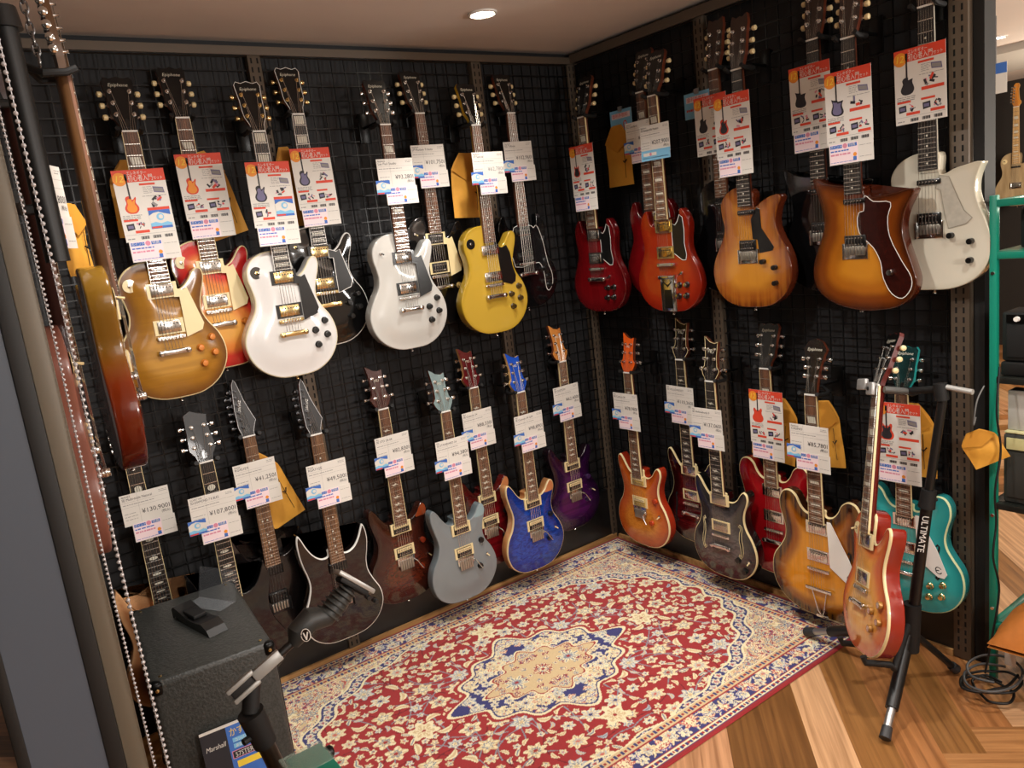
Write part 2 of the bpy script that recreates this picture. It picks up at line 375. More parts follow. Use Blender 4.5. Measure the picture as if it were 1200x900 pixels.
        for ry in rows:
            for k in range(6): p.lathe([(.0024, 0), (.0024, .0012), (.0012, .0016)], (-.025+k*.010, y+ry, z0+hgt+.0008), seg=8, mi=2 if kind != 'hb' else 1)
        po = p.build('pickup', [cov, BLACK, hw], root)
        if kind == 'open' and len(pk) > 4:
            p2 = MB(); p2.rbox((0, y+.0095, z0+hgt/2+.0017), (L_*.96, .016, hgt), .002); p2.build('bobbin', pk[4], po)
        if ringm:
            g = MB(); ro = [(-.045, -.0235), (.045, -.0235), (.045, .0235), (-.045, .0235)]; ri = [(-.0352, -.0192), (.0352, -.0192), (.0352, .0192), (-.0352, .0192)]
            zt = z0+hgt*.62
            vs = [(x, y+q, z0-.004) for x, q in ro]+[(x, y+q, zt) for x, q in ro]+[(x, y+q, zt) for x, q in ri]+[(x, y+q, z0) for x, q in ri]
            g.add(vs, [(a+i, a+(i+1) % 4, b_+(i+1) % 4, b_+i) for a, b_ in ((0, 4), (4, 8), (8, 12)) for i in range(4)])
            g.build('pickup_ring', ringm, po, 20)
    # bridge
    z0 = H if H > .003 else 0; br = MB(); zs = zf+.004
    if bridge == 'tom':
        br.rbox((0, ystr, zs-.0065), (.088, .013, .009), .003)
        for s in (-1, 1): br.lathe([(.006, 0), (.006, .002), (.003, .003), (.003, zs-z0-.004), (.0045, zs-z0-.001)], (s*.037, ystr, z0), seg=10)
        for k in range(6): br.box((-.0262+k*.0105, ystr, zs-.0015), (.006, .009, .004), 1)
        br.build('bridge', [hw, FRET], root)
    elif bridge in ('trem', 'hard'):
        if bridge == 'trem':
            br.rbox((0, ystr+.002, z0+.004), (.078, .034, .007), .002)
            for k in range(6): br.rbox((-.0265+k*.0106, ystr-.014, z0+.007), (.0094, .042, .009), .002, 1)
        else:
            br.rbox((0, ystr-.004, z0+.0015), (.084, .050, .003), .001)
            for s in (-1, 1): br.box((s*.041, ystr-.004, z0+.005), (.0025, .05, .008))
            for k in range(6): br.rbox((-.0265+k*.0106, ystr-.002, z0+.006), (.009, .03, .008), .002, 1)
        br.build('bridge', [hw, M('#b9b4aa', .3, .9)], root)
    if trem:
        tb = MB(); tb.tube([(.036, ystr-.002, z0+.006), (.040, ystr-.008, z0+.03), (.046, ystr-.022, z0+.034), (.060, ystr-.045, z0+.034)], .0028, 8); tb.build('tremolo_arm', hw, root)
    yt = ystr-.045
    tl = MB()
    if tail == 'stop':
        tl.rbox((0, yt, z0+.012), (.100, .017, .011), .005, seg=3)
        for s in (-1, 1): tl.lathe([(.007, 0), (.007, .004), (.009, .006), (.009, .019), (.007, .0205)], (s*.041, yt, z0), seg=12)
        tl.build('tailpiece', hw, root)
    elif tail == 'trapeze':
        yt = ystr-.075
        tl.rbox((0, yt, z0+.010), (.105, .014, .010), .004)
        tl.build('tailpiece', hw, root)
        w = MB(); w.tube([(-.030, yt, z0+.008), (-.012, .03, z0+.002), (0, .004, .002)], .002, 6); w.tube([(.030, yt, z0+.008), (.012, .03, z0+.002), (0, .004, .002)], .002, 6)
        w.rbox((0, .004, -.004), (.05, .012, .014), .003); w.build('tailpiece_frame', hw, root)
    elif tail == 'lyre':
        yt = ystr-.05
        tl.rbox((0, (yt+.003)/2, z0+.004), (.078, yt-.003, .006), .003)
        tl.rbox((0, yt, z0+.010), (.084, .016, .012), .004); tl.build('vibrato_plate', hw, root)
        e = MB(); e.poly([(-.02, yt-.015), (-.012, yt-.024), (0, yt-.03), (.012, yt-.024), (.02, yt-.015), (.02, yt-.022), (0, yt-.04), (-.02, yt-.022)], z0+.0076)
        e.poly([(-.022, .015), (.022, .015), (.018, yt-.05), (-.018, yt-.05)], z0+.0076); e.build('engraving', BLACK, root)
        a = MB(); a.tube([(.044, yt, z0+.012), (.056, yt+.01, z0+.025), (.046, yt-.085, z0+.03)], .003, 8); a.build('vibrato_arm', hw, root)
    # strings
    up = T
    for k in range(strings):
        x = k-2.5 if strings == 6 else k-3
        sp = 1 if strings == 6 else .88
        ps = sorted([q for q in posts if q[2] < 0], key=lambda q: q[1])+sorted([q for q in posts if q[2] > 0], key=lambda q: -q[1])
        q = ps[min(k, len(ps)-1)]
        hp_ = up @ Vector((q[0]*.86, q[1]-.003, .006))
        pl = [hp_, (x*.007*sp, nut+.001, zf+.0022), (x*.0104*sp, ystr, zs+.0008)]
        if tail in ('stop', 'trapeze', 'lyre'): pl.append((x*.0102, yt+.004, z0+.016))
        w = MB(); w.tube(pl, .0005+.00008*(5-k), 3, cap=False); w.build('string', FRET, root, 0)
    # knobs
    for x, y in knobs:
        z = surf(x, y); kb = MB()
        if knobk == 'hat': pr = [(.0125, .001), (.0125, .003), (.0095, .006), (.009, .015), (.0085, .0165)]
        elif knobk == 'speed': pr = [(.0122, .001), (.0118, .010), (.011, .0118)]
        else: pr = [(.0090, .001), (.0090, .016), (.0083, .018)]
        kb.lathe(pr, (x, y, z), seg=16); kb.lathe([(.0084, 0), (.0084, .0006), (.004, .0008)], (x, y, z+pr[-1][1]), seg=12, mi=1)
        kb.build('knob', [knobm, knobtop or knobm], root)
    if switch:
        x, y = switch[:2]; z = surf(x, y) + (guardz or 0)*0; s = MB()
        if len(switch) < 3: s.lathe([(.0205, 0), (.0205, .0012), (.006, .0014)], (x, y, z+.0002), seg=20)
        s.lathe([(.006, 0), (.006, .004), (.003, .0045)], (x, y, z+.0012), seg=10, mi=1)
        s.tube([(x, y, z+.004), (x+.002, y-.005, z+.020)], [.0018, .0030], 8, 2)
        s.build('toggle_switch', [switchm, hw, switchm], root)
    if guard:
        z = guardz if guardz is not None else (H+.004 if H > .003 else .0003)
        g = MB(); gp = mm(guard)
        if len(guard) > 13: SHAPES['_g'] = guard; gp = outline('_g', 3)
        g.prism(gp, z, z+.002); go = g.build('pickguard', guardm, root)
        if guardedge:
            q = inset(gp, .0022); N = len(gp); e = MB()
            e.add([(x, y, z+.0022) for x, y in gp]+[(x, y, z+.0022) for x, y in q]+[(x, y, z) for x, y in gp], [(i, (i+1) % N, N+(i+1) % N, N+i) for i in range(N)]+[(i, 2*N+i, 2*N+(i+1) % N, (i+1) % N) for i in range(N)])
            e.build('pickguard_edge', guardedge, go, 0)
    if fholes:
        for s in fholes[1]:
            cl = [(14, 62), (6, 70), (-3, 64), (-2, 52), (4, 38), (4, 10), (-4, -12), (-8, -38), (-4, -56), (4, -64), (11, -58), (9, -50)]
            cx, cy = fholes[0]; path = [(s*(cx+a*.62)/1000, (cy+q)/1000) for a, q in cl]
            wd = [.0025, .004, .003, .0035, .0045, .0055, .0055, .0045, .0035, .003, .004, .0025]
            fh = MB(); fw = MB(); lft = []; rgt = []
            for i, (x, y) in enumerate(path):
                t = Vector(path[min(i+1, 11)])-Vector(path[max(i-1, 0)]); t.normalize(); nn = Vector((-t.y, t.x))
                lft.append((x+nn.x*wd[i], y+nn.y*wd[i])); rgt.append((x-nn.x*wd[i], y-nn.y*wd[i]))
            V = lft+rgt; fh.add([(x, y, surf(x, y)+.0012) for x, y in V], [(i, i+1, 12+i+1, 12+i) for i in range(11)])
            fo = fh.build('f_hole', M('#070505', .8), root, 0)
            if len(fholes) > 2:
                for sd, arr in ((1, lft), (-1, rgt)):
                    fw.tube([(x, y, surf(x, y)+.0010) for x, y in arr], .0011, 5)
                fw.build('f_hole_binding', fholes[2], fo)
    sb = MB()
    prf = [(.004, 0), (.004, .008), (.0075, .012), (.0075, .014)]
    sb.lathe(prf, (0, .001, -thick/2), (0, -1, 0), 10); sb.build('strap_button', hw, root)
    if extras: extras(root, locals())
    return root

# ------------------------------------------------------------------ the setting
H_C = 2.335
def struct(name, mb, mats, smooth=0):
    o = mb.build(name, mats, None, smooth); o['kind'] = 'structure'; return o
WALLM = M('#1d1d1f', .7, bump=.1, bscale=90, var=.3)
m = MB(); m.box((-1.25, .06, 1.3), (2.7, .10, 2.6)); struct('wall_back', m, WALLM)
m = MB(); m.box((.035, -.86, 1.3), (.05, 1.74, 2.6)); m.box((.028, -1.745, 1.3), (.07, .03, 2.6), 1); struct('wall_right', m, [WALLM, M('#100f0e', .7)])
KICK = M('#121213', .35, 0, .2)
m = MB(); m.box((-1.2, -.006, .135), (2.4, .030, .25)); struct('trim_1', m, KICK)
m = MB(); m.box((-.006, -.86, .135), (.030, 1.66, .25)); struct('trim_2', m, KICK)
BATTEN = wood('#8a6238', '#c79a62', (2, 30, 30), .5)
m = MB(); m.box((-1.2, -.028, .012), (2.34, .012, .024)); struct('baseboard_left', m, BATTEN)
m = MB(); m.box((-.028, -.86, .012), (.012, 1.62, .024)); struct('baseboard_right', m, BATTEN)
m = MB(); m.box((.75, -2.0, H_C+.03), (9.5, 7.6, .06)); struct('ceiling', m, M('#e4d6ca', .85, var=.12, bscale=1.5))
m = MB(); m.box((3.6, -2.0, H_C-.02), (1.1, 7.4, .05)); struct('ceiling_soffit', m, M('#b9b2a8', .8))
m = MB(); m.box((5.35, -2.0, 1.3), (.1, 7.4, 2.6)); struct('wall_far_right', m, M('#26211d', .7))
m = MB(); m.box((2.75, 1.65, 1.3), (5.3, .1, 2.6)); struct('wall_far_back', m, M('#2a2622', .7))
m = MB(); m.box((.085, .85, 1.3), (.05, 1.6, 2.6)); struct('wall_behind', m, M('#2a2622', .7))
m = MB(); m.box((.75, -5.6, 1.3), (9.4, .1, 2.6)); struct('wall_front', m, M('#8d8175', .8))
m = MB(); m.box((-3.9, -2.6, 1.3), (.1, 6.2, 2.6)); struct('wall_far_left', m, M('#4d463f', .8))
# herringbone floor: every plank its own face with its own tone
def plank_floor():
    w, L = .116, .928; c = 1/math.sqrt(2); V = []; F = []; UV = []; tone = []
    ox, oy = -1.183, -1.87
    def quad(x0, y0, x1, y1, horiz):
        P = [(x0, y0), (x1, y0), (x1, y1), (x0, y1)]
        W = [(ox+(a+b)*c, oy+(a-b)*c) for a, b in P]
        cx = sum(p[0] for p in W)/4; cy = sum(p[1] for p in W)/4
        if not (-4.2 < cx < 5.8 and -5.9 < cy < 2.1): return
        b = len(V); V.extend((x, y, 0) for x, y in W); F.append((b, b+3, b+2, b+1))
        r = random.random()*50
        uv = [(a, b_) for a, b_ in P] if horiz else [(b_, a) for a, b_ in P]; uv = [uv[0], uv[3], uv[2], uv[1]]
        UV.extend((u+r, v+r*3) for u, v in uv); tone.append(random.random())
    for j in range(-10, 12):
        for k in range(-90, 91):
            x = k*w+j*L; y = k*w-j*L
            quad(x, y, x+L, y+w, True); quad(x, y+w, x+w, y+w+L, False)
    me = bpy.data.meshes.new('floor'); me.from_pydata(V, [], F)
    ul = me.uv_layers.new(name='UVMap'); ul.data.foreach_set('uv', [q for p in UV for q in p])
    a = me.attributes.new('tone', 'FLOAT', 'FACE'); a.data.foreach_set('value', tone)
    mt, N, L_, P = nm('herringbone_planks')
    at = N.new('ShaderNodeAttribute'); at.attribute_name = 'tone'
    uv = N.new('ShaderNodeUVMap'); uv.uv_map = 'UVMap'
    mp = N.new('ShaderNodeMapping'); mp.inputs['Scale'].default_value = (2.2, 60, 1); L_.new(uv.outputs['UV'], mp.inputs['Vector'])
    t = N.new('ShaderNodeTexNoise'); t.inputs['Scale'].default_value = 1; t.inputs['Detail'].default_value = 5; t.inputs['Distortion'].default_value = .6; L_.new(mp.outputs['Vector'], t.inputs['Vector'])
    r = N.new('ShaderNodeValToRGB'); r.color_ramp.interpolation = 'CONSTANT'; e = r.color_ramp.elements
    cols = ['#85592c', '#c08a56', '#9c6c3a', '#cf9a70', '#7c5329', '#b47a48', '#d6a87c']
    while len(e) < len(cols): e.new(.5)
    for i, cc in enumerate(cols): e[i].position = i/len(cols); e[i].color = lin(cc)
    L_.new(at.outputs['Fac'], r.inputs['Fac'])
    g = N.new('ShaderNodeValToRGB'); g.color_ramp.elements[0].position = .3; g.color_ramp.elements[1].position = .68
    g.color_ramp.elements[0].color = (.42, .36, .3, 1); g.color_ramp.elements[1].color = (1, 1, 1, 1); L_.new(t.outputs['Fac'], g.inputs['Fac'])
    mx = N.new('ShaderNodeMix'); mx.data_type = 'RGBA'; mx.blend_type = 'MULTIPLY'; mx.inputs[0].default_value = .85
    L_.new(r.outputs['Color'], mx.inputs[6]); L_.new(g.outputs['Color'], mx.inputs[7]); L_.new(mx.outputs[2], P.inputs['Base Color'])
    P.inputs['Roughness'].default_value = .42
    me.materials.append(mt); o = bpy.data.objects.new('floor', me); COL.objects.link(o); o['kind'] = 'structure'
plank_floor()

# ------------------------------------------------------------------ rug
def make_rug():
    W, Hh = 2.0, 1.34; nx, ny = 620, 416
    X, Y = np.meshgrid(np.linspace(-W/2, W/2, nx), np.linspace(-Hh/2, Hh/2, ny))
    rng = np.random.RandomState(5)
    def c3(h): return np.array(lin(h)[:3])
    RED, CRM, TAN, NAVY, BLUE, GRY, LBL, PINK, DRED = map(c3, ('#9c2426', '#e9dcb4', '#d2b88c', '#34346c', '#4a48a0', '#858b94', '#b4b9bd', '#c4685c', '#701018'))
    U, V = np.abs(X), np.abs(Y)
    C = np.empty(X.shape+(3,)); C[:] = RED
    def put(mask, c): C[mask] = c
    def window(cx, cy, r):
        return (np.abs(U-cx) < r) & (np.abs(V-cy) < r)
    def flower(cx, cy, r, pal, k=6, ph=0., sq=1., region=None):
        wm = window(cx, cy, r*1.6)
        if region is not None: wm &= region
        if not wm.any(): return
        dx = U[wm]-cx; dy = (V[wm]-cy)/sq; rr = np.hypot(dx, dy)/r; th = np.arctan2(dy, dx)
        lob = 1+.22*np.cos(k*th+ph); t = rr/lob; sub = C[wm]
        rad = (np.cos(2*k*th+ph) > .3)
        sub[t < 1] = pal[0]; sub[(t < .93) & (t > .5) & rad] = pal[1]; sub[t < .5] = pal[2]; sub[(t < .42) & ~rad] = pal[1]; sub[t < .22] = pal[3]
        C[wm] = sub
    def leaf(cx, cy, a, L, w, c, c2, bend=.5, region=None):
        wm = window(cx, cy, L)
        if region is not None: wm &= region
        if not wm.any(): return
        dx = U[wm]-cx; dy = V[wm]-cy; u = dx*cos(a)+dy*sin(a); v = -dx*sin(a)+dy*cos(a); u = u/(L*.5); v = v-bend*L*.3*(u*u-.4)
        prof = w*.5*np.clip(1-u*u, 0, 1)**.6; sub = C[wm]
        sub[np.abs(v) < prof] = c; sub[np.abs(v) < prof*.4] = c2; C[wm] = sub
    def stem(pts, w, c, region):
        P = np.array(pts)
        for a, b in zip(P[:-1], P[1:]):
            cx, cy = (a+b)/2; wm = window(cx, cy, np.linalg.norm(b-a)/2+w*2) & region
            if not wm.any(): continue
            d = b-a; t = np.clip(((U[wm]-a[0])*d[0]+(V[wm]-a[1])*d[1])/max(d@d, 1e-9), 0, 1)
            q = np.hypot(U[wm]-a[0]-t*d[0], V[wm]-a[1]-t*d[1]); sub = C[wm]; sub[q < w] = c; C[wm] = sub
    # field boundary (scalloped oval) and corner spandrels
    fx, fy = .815, .505
    ang = np.arctan2(V/fy, U/fx); rs = ((U/fx)**2.7+(V/fy)**2.7)**(1/2.7)
    scal = 1.0+.018*np.cos(26*ang)+.03*np.cos(4*ang)
    t = rs/scal
    field = t < 1
    put(~field, TAN)
    spots = ~field
    # random spandrel ornament
    for _ in range(800):
        x, y = rng.uniform(.3, .86), rng.uniform(.2, .54)
        k = rng.randint(0, 4)
        if k < 2: leaf(x, y, rng.uniform(0, pi), rng.uniform(.02, .05), .010, [NAVY, RED, CRM, GRY][rng.randint(4)], [CRM, TAN, PINK][rng.randint(3)], rng.uniform(-1, 1), spots)
        else: flower(x, y, rng.uniform(.008, .018), [CRM, PINK, NAVY, RED] if rng.rand() < .5 else [GRY, CRM, RED, TAN], 5, 0, 1, spots)
    band = (t > 1.0) & (t < 1.06)
    put(band, NAVY)
    for a in np.linspace(0, pi/2, 34):
        q = 1.03*(1+.018*cos(26*a)+.03*cos(4*a)); ca, sa = cos(a), sin(a); n_ = (abs(ca)**2.7+abs(sa)**2.7)**(1/2.7)
        flower(fx*ca/n_*q, fy*sa/n_*q, .015, [CRM, LBL, PINK, RED], 5, a, 1, (t > .99) & (t < 1.075))
    put((t > .985) & (t < 1.0), CRM); put((t > 1.06) & (t < 1.073), CRM)
    # field: scrolling stems, palmettes, leaves
    med = ((U/.355)**1.35+(V/.262)**1.35)
    ma = np.arctan2(V/.262, U/.355); med = med/(1+.10*np.cos(12*ma)+.05*np.cos(8*ma))
    fld = field & (t < .985)
    for _ in range(60):
        x, y = rng.uniform(0, .8), rng.uniform(0, .5); a = rng.uniform(0, 2*pi); k = rng.uniform(-14, 14); pts = [(x, y)]
        for i in range(14): a += k*.014; pts.append((pts[-1][0]+.014*cos(a), pts[-1][1]+.014*sin(a)))
        stem(pts, .0022, GRY if rng.rand() < .6 else DRED, fld)
    pts = []
    for _ in range(9000):
        x, y = rng.uniform(.0, .82), rng.uniform(.0, .52); big = rng.rand(); r = .036 if len(pts) < 22 else .024 if len(pts) < 60 else .014
        if all(hypot(x-a, y-b) > (r+c)*1.05 for a, b, c in pts): pts.append((x, y, r))
        if len(pts) > 260: break
    PAL = [[CRM, TAN, GRY, RED], [CRM, LBL, TAN, NAVY], [TAN, CRM, GRY, CRM], [CRM, TAN, LBL, PINK], [LBL, CRM, GRY, TAN]]
    for i, (x, y, r) in enumerate(pts):
        if r > .03: flower(x, y, r*.95, PAL[rng.randint(5)], rng.randint(5, 9), rng.uniform(0, 6), rng.uniform(.75, 1.0), fld)
        elif r > .02:
            if rng.rand() < .45: leaf(x, y, rng.uniform(0, pi), .058, .024, CRM, TAN, rng.uniform(-1.4, 1.4), fld)
            else: flower(x, y, r*.9, PAL[rng.randint(5)], rng.randint(5, 8), rng.uniform(0, 6), rng.uniform(.7, 1), fld)
        else:
            if rng.rand() < .5: leaf(x, y, rng.uniform(0, pi), .036, .015, CRM if rng.rand() < .7 else LBL, TAN if rng.rand() < .6 else GRY, rng.uniform(-1.2, 1.2), fld)
            else: flower(x, y, r*.85, PAL[rng.randint(5)], 5, rng.uniform(0, 6), 1, fld)
    for cx, cy in ((.50, 0.0), (0, .385)):
        flower(cx, cy, .044, [CRM, CRM, NAVY, CRM], 6, pi, 1, fld); flower(cx, cy, .030, [TAN, CRM, TAN, RED], 6, pi, 1, fld)
    # centre medallion
    put(med < 1.13, RED); put(med < 1.06, CRM); put(med < 1.0, NAVY)
    inm = med < .97
    for _ in range(190):
        x, y = rng.uniform(0, .38), rng.uniform(0, .28)
        if rng.rand() < .5: flower(x, y, rng.uniform(.012, .026), PAL[rng.randint(5)], 6, 0, 1, inm & (med > .3))
        else: leaf(x, y, rng.uniform(0, pi), .035, .012, [BLUE, CRM, PINK, GRY][rng.randint(4)], CRM, 1, inm)
    im = ((U/.235)**1.25+(V/.150)**1.25)/(1+.12*np.cos(12*ma))
    put(im < 1.06, CRM); put(im < 1.0, RED); put(im < .95, TAN)
    for _ in range(60):
        x, y = rng.uniform(0, .22), rng.uniform(0, .15)
        flower(x, y, rng.uniform(.006, .013), [RED, CRM, NAVY, RED] if rng.rand() < .6 else [GRY, CRM, PINK, NAVY], 5, 0, 1, im < .92)
    flower(.12, .0, .04, [CRM, GRY, LBL, RED], 8, 0, .8, im < .95); flower(0, 0, .034, [RED, CRM, GRY, RED], 8, 0, 1)
    # borders: distance from the rug's edge
    E = np.minimum(W/2-U, Hh/2-V); along = np.where(W/2-U < Hh/2-V, V, U)
    put(E < .150, CRM); 
    g = (E < .146) & (E > .118); put(g, TAN); put(g & (np.abs(((along/.028) % 1)-.5) < .2) & (np.abs(E-.132) < .006), RED); put(g & (np.abs(((along/.028+.5) % 1)-.5) < .17) & (np.abs(E-.132) < .007), NAVY)
    put((E < .118) & (E > .113), RED); mb_ = (E < .113) & (E > .045); put(mb_, NAVY)
    d = .079
    for L_, vert in ((W/2, 0), (Hh/2, 1)):
        for i, s in enumerate(np.arange(.0, L_-.03, .046)):
            off = d+(.012 if i % 2 else -.012)
            cx, cy = (s, Hh/2-off) if not vert else (W/2-off, s)
            flower(cx, cy, .026 if i % 2 else .019, PAL[(i*3) % 5] if i % 3 else [PINK, CRM, RED, CRM], 6, i, 1, mb_)
            for q in range(9):
                a = rng.uniform(0, pi); ss = s+rng.uniform(-.02, .02); oo = d+rng.uniform(-.03, .03); cx, cy = (ss, Hh/2-oo) if not vert else (W/2-oo, ss)
                leaf(cx, cy, a, .026, .009, [CRM, LBL, TAN, BLUE, PINK, GRY][rng.randint(6)], CRM, rng.uniform(-1, 1), mb_)
    put((E < .045) & (E > .040), RED); g = (E < .040) & (E > .016); put(g, CRM)
    put(g & (np.abs(((along/.022) % 1)-.5) < .22) & (np.abs(E-.028) < .006), NAVY); put(g & (np.abs(((along/.022+.5) % 1)-.5) < .2) & (np.abs(E-.028) < .005), RED)
    put((E < .018), NAVY); put((E < .0155), c3('#8e1c20'))
    C *= (1+.10*(rng.rand(*X.shape)-.5))[..., None]
    Z = .006+.0012*np.sin(X*9)*np.sin(Y*11)
    Z[0, :] = Z[-1, :] = Z[:, 0] = Z[:, -1] = .0012
    me = bpy.data.meshes.new('persian_rug')
    idx = np.arange(nx*ny).reshape(ny, nx)
    F = np.stack([idx[:-1, :-1], idx[:-1, 1:], idx[1:, 1:], idx[1:, :-1]], -1).reshape(-1, 4)
    me.vertices.add(nx*ny); me.vertices.foreach_set('co', np.stack([X, Y, Z], -1).reshape(-1))
    me.loops.add(F.size); me.loops.foreach_set('vertex_index', F.reshape(-1)); me.polygons.add(len(F)); me.polygons.foreach_set('loop_start', np.arange(len(F))*4)
    me.polygons.foreach_set('use_smooth', np.ones(len(F), bool)); me.update(calc_edges=True)
    a = me.color_attributes.new('pattern', 'FLOAT_COLOR', 'POINT')
    a.data.foreach_set('color', np.concatenate([C, np.ones(X.shape+(1,))], -1).reshape(-1))
    mt, N, L, P = nm('woven_pile'); at = N.new('ShaderNodeAttribute'); at.attribute_name = 'pattern'
    L.new(at.outputs['Color'], P.inputs['Base Color']); P.inputs['Roughness'].default_value = .9; P.inputs['Sheen Weight'].default_value = .15
    tc = N.new('ShaderNodeTexCoord'); nz = N.new('ShaderNodeTexNoise'); nz.inputs['Scale'].default_value = 420; L.new(tc.outputs['Object'], nz.inputs['Vector'])
    b = N.new('ShaderNodeBump'); b.inputs['Strength'].default_value = .35; b.inputs['Distance'].default_value = .002; L.new(nz.outputs['Fac'], b.inputs['Height']); L.new(b.outputs['Normal'], P.inputs['Normal'])
    me.materials.append(mt)
    o = bpy.data.objects.new('persian_rug', me); COL.objects.link(o); o.location = (-1.045, -.70, .001); o.rotation_euler.z = radians(-.8)
    tag(o, 'red Persian style rug with cream medallion and navy flower border on the wooden floor', 'rug')
make_rug()

# ------------------------------------------------------------------ wire grids, uprights, rails
WIRE = M('#191919', .3, .5); POSTM = M('#5c5043', .45, .2); SLOT = M('#0b0a09', .9)
def grid_panel(w, s0, s1, z0, z1, label):
    g = MB(); n = int((s1-s0)/.05); p = .05
    L_ = s1-s0; hz = z1-z0
    for i in range(n+1):
        x = (L_-n*p)/2+i*p; g.box((x, hz/2, .002), (.0042, hz, .0042))
    k = int(hz/p)
    for j in range(k+1): g.box((L_/2, j*p+.01, .0062), (L_, .0042, .0042))
    o = g.build('wire_grid_panel', WIRE, None, 0); tag(o, label, 'grid panel', 'wire grid display panels')
    if w == 'L': place(o, 'L', s0, .022, z0)
    else: place(o, 'R', s1, .022, z0)
grid_panel('L', -2.44, -1.515, .27, 2.275, 'black wire grid wall panel behind the honey, cherry and white single cutaways')
grid_panel('L', -1.45, -.585, .27, 2.275, 'black wire grid wall panel behind the pale grey and yellow guitars')
grid_panel('L', -.515, -.05, .27, 2.275, 'narrow black wire grid panel on the left wall, next to the corner')
grid_panel('R', -.735, -.06, .27, 2.275, 'black wire grid panel on the right wall behind the cherry double horn guitars')
grid_panel('R', -1.665, -.80, .27, 2.275, 'black wire grid panel behind the amber sunburst and white guitars on the right wall')
def upright(w, s, label, hgt=2.29, wd=.046):
    u = MB(); u.rbox((0, hgt/2, -.012), (wd, hgt, .036), .002)
    for r in range(int(hgt/.03)-1):
        for x in (-.011, .011): u.rect(x-.003, .03+r*.03, x+.003, .048+r*.03, .0063, 1)
    o = u.build('slotted_upright', [POSTM, SLOT], None, 30); place(o, w, s, .026, .004); tag(o, label, 'upright', 'slotted rack uprights')
upright('L', -1.483, 'brown slotted upright on the left wall behind the white gold-trimmed guitar')
upright('L', -.55, 'brown slotted upright on the left wall between the yellow guitar and the blue one below')
upright('L', -.03, 'slotted upright in the corner on the left wall side')
upright('R', -.767, 'brown slotted upright on the right wall behind the vermilion guitar with long tailpiece')
upright('R', -1.70, 'wide slotted upright at the open end of the right wall', 2.29, .055)
m = MB(); m.box((-1.22, -.022, 2.294), (2.44, .040, .028)); o = m.build('top_rail', POSTM, None, 0); tag(o, 'brown steel rail along the top of the left wall under the ceiling', 'rail')
m = MB(); m.box((-.022, -.87, 2.300), (.040, 1.66, .036)); o = m.build('top_rail', POSTM, None, 0); tag(o, 'brown steel rail along the top of the right wall under the ceiling', 'rail')

# ------------------------------------------------------------------ tags, envelopes, hangers
PAPER = M('#dedad2', .6); INKR = M('#d8442a', .6); INKO = M('#e8902c', .6); INKK = M('#26242a', .6); INKG = M('#8f8c8a', .6); INKB = M('#3f6fc0', .6); INKP = M('#d88aa0', .6); INKC = M('#7fc0e4', .6); INKY = M('#f0d040', .6); LILAC = M('#6f6a8c', .6); PPINK = M('#f3dde2', .6)
PM = [PAPER, INKR, INKO, INKK, INKG, INKB, INKP, INKC, INKY, LILAC, PPINK]
Z1, Z2, Z3 = .0008, .0013, .0018
def lines(b, x0, x1, y, n, dy, mi=4, th=.0013, seed=0):
    r = random.Random(seed)
    for k in range(n):
        x = x0; yy = y-k*dy
        while x < x1-.004:
            q = min(x1, x+r.uniform(.004, .014)); b.rect(x, yy, q, yy+th, Z1, mi); x = q+r.uniform(.001, .003)
def minigtr(b, cx, cy, hgt, shape, c1, c2):
    o = SHAPES[shape]; k = hgt/1000
    b.poly([(cx+x*k, cy+y*k) for x, y in o], Z1, c1); b.poly([(cx+x*k*.72, cy+.03*hgt+y*k*.78) for x, y in o], Z2, c2)
    b.rect(cx-.012*hgt*1.6, cy+.36*hgt, cx+.012*hgt*1.6, cy+.84*hgt, Z2, 3); b.rect(cx-.03*hgt, cy+.82*hgt, cx+.03*hgt, cy+.97*hgt, Z2, 3)
def card_base(w, h, cx=0, cy=0):
    b = MB(); b.box((cx, cy, 0), (w, h, .0008)); return b
def coupon(parent, x0, x1, y0, y1, seed, z=.0012):
    b = MB(); b.box(((x0+x1)/2, (y0+y1)/2, 0), (x1-x0, y1-y0, .0008)); W = x1-x0; xm = x0+W*.66
    b.rect(x0+.002, y0+.002, xm, y1-.002, .0006, 10)
    b.rect(x0+.004, y1-.015, x0+W*.30, y1-.005, Z1, 5); b.disc(x0+W*.37, y1-.010, .0075, Z1, 6, 12); b.rect(x0+W*.44, y1-.015, xm-.003, y1-.005, Z1, 5)
    b.text('ポイント', x0+.006, y1-.0135, .0075, Z2, 0, W*.25); b.text('特典', x0+W*.46, y1-.0135, .0075, Z2, 0, W*.18)
    lines(b, x0+.005, x0+W*.48, y1-.025, 1, .004, 5, .004, seed); lines(b, x0+.005, x0+W*.5, y1-.036, 1, .004, 6, .005, seed+1); lines(b, x0+.004, xm-.004, y0+.006, 1, .004, 5, .0016, seed+2)
    b.disc(xm-.010, y0+.024, .006, Z1, 2, 10); b.rect(xm-.016, y0+.006, xm-.005, y0+.018, Z1, 5)
    lines(b, xm+.005, x1-.006, y1-.016, 1, .012, 4, .0012, seed+3); lines(b, xm+.005, x1-.006, y0+.014, 1, .012, 4, .0012, seed+4)
    o = b.build('coupon_strip', PM, parent, 0); o.location = (0, 0, z); return o
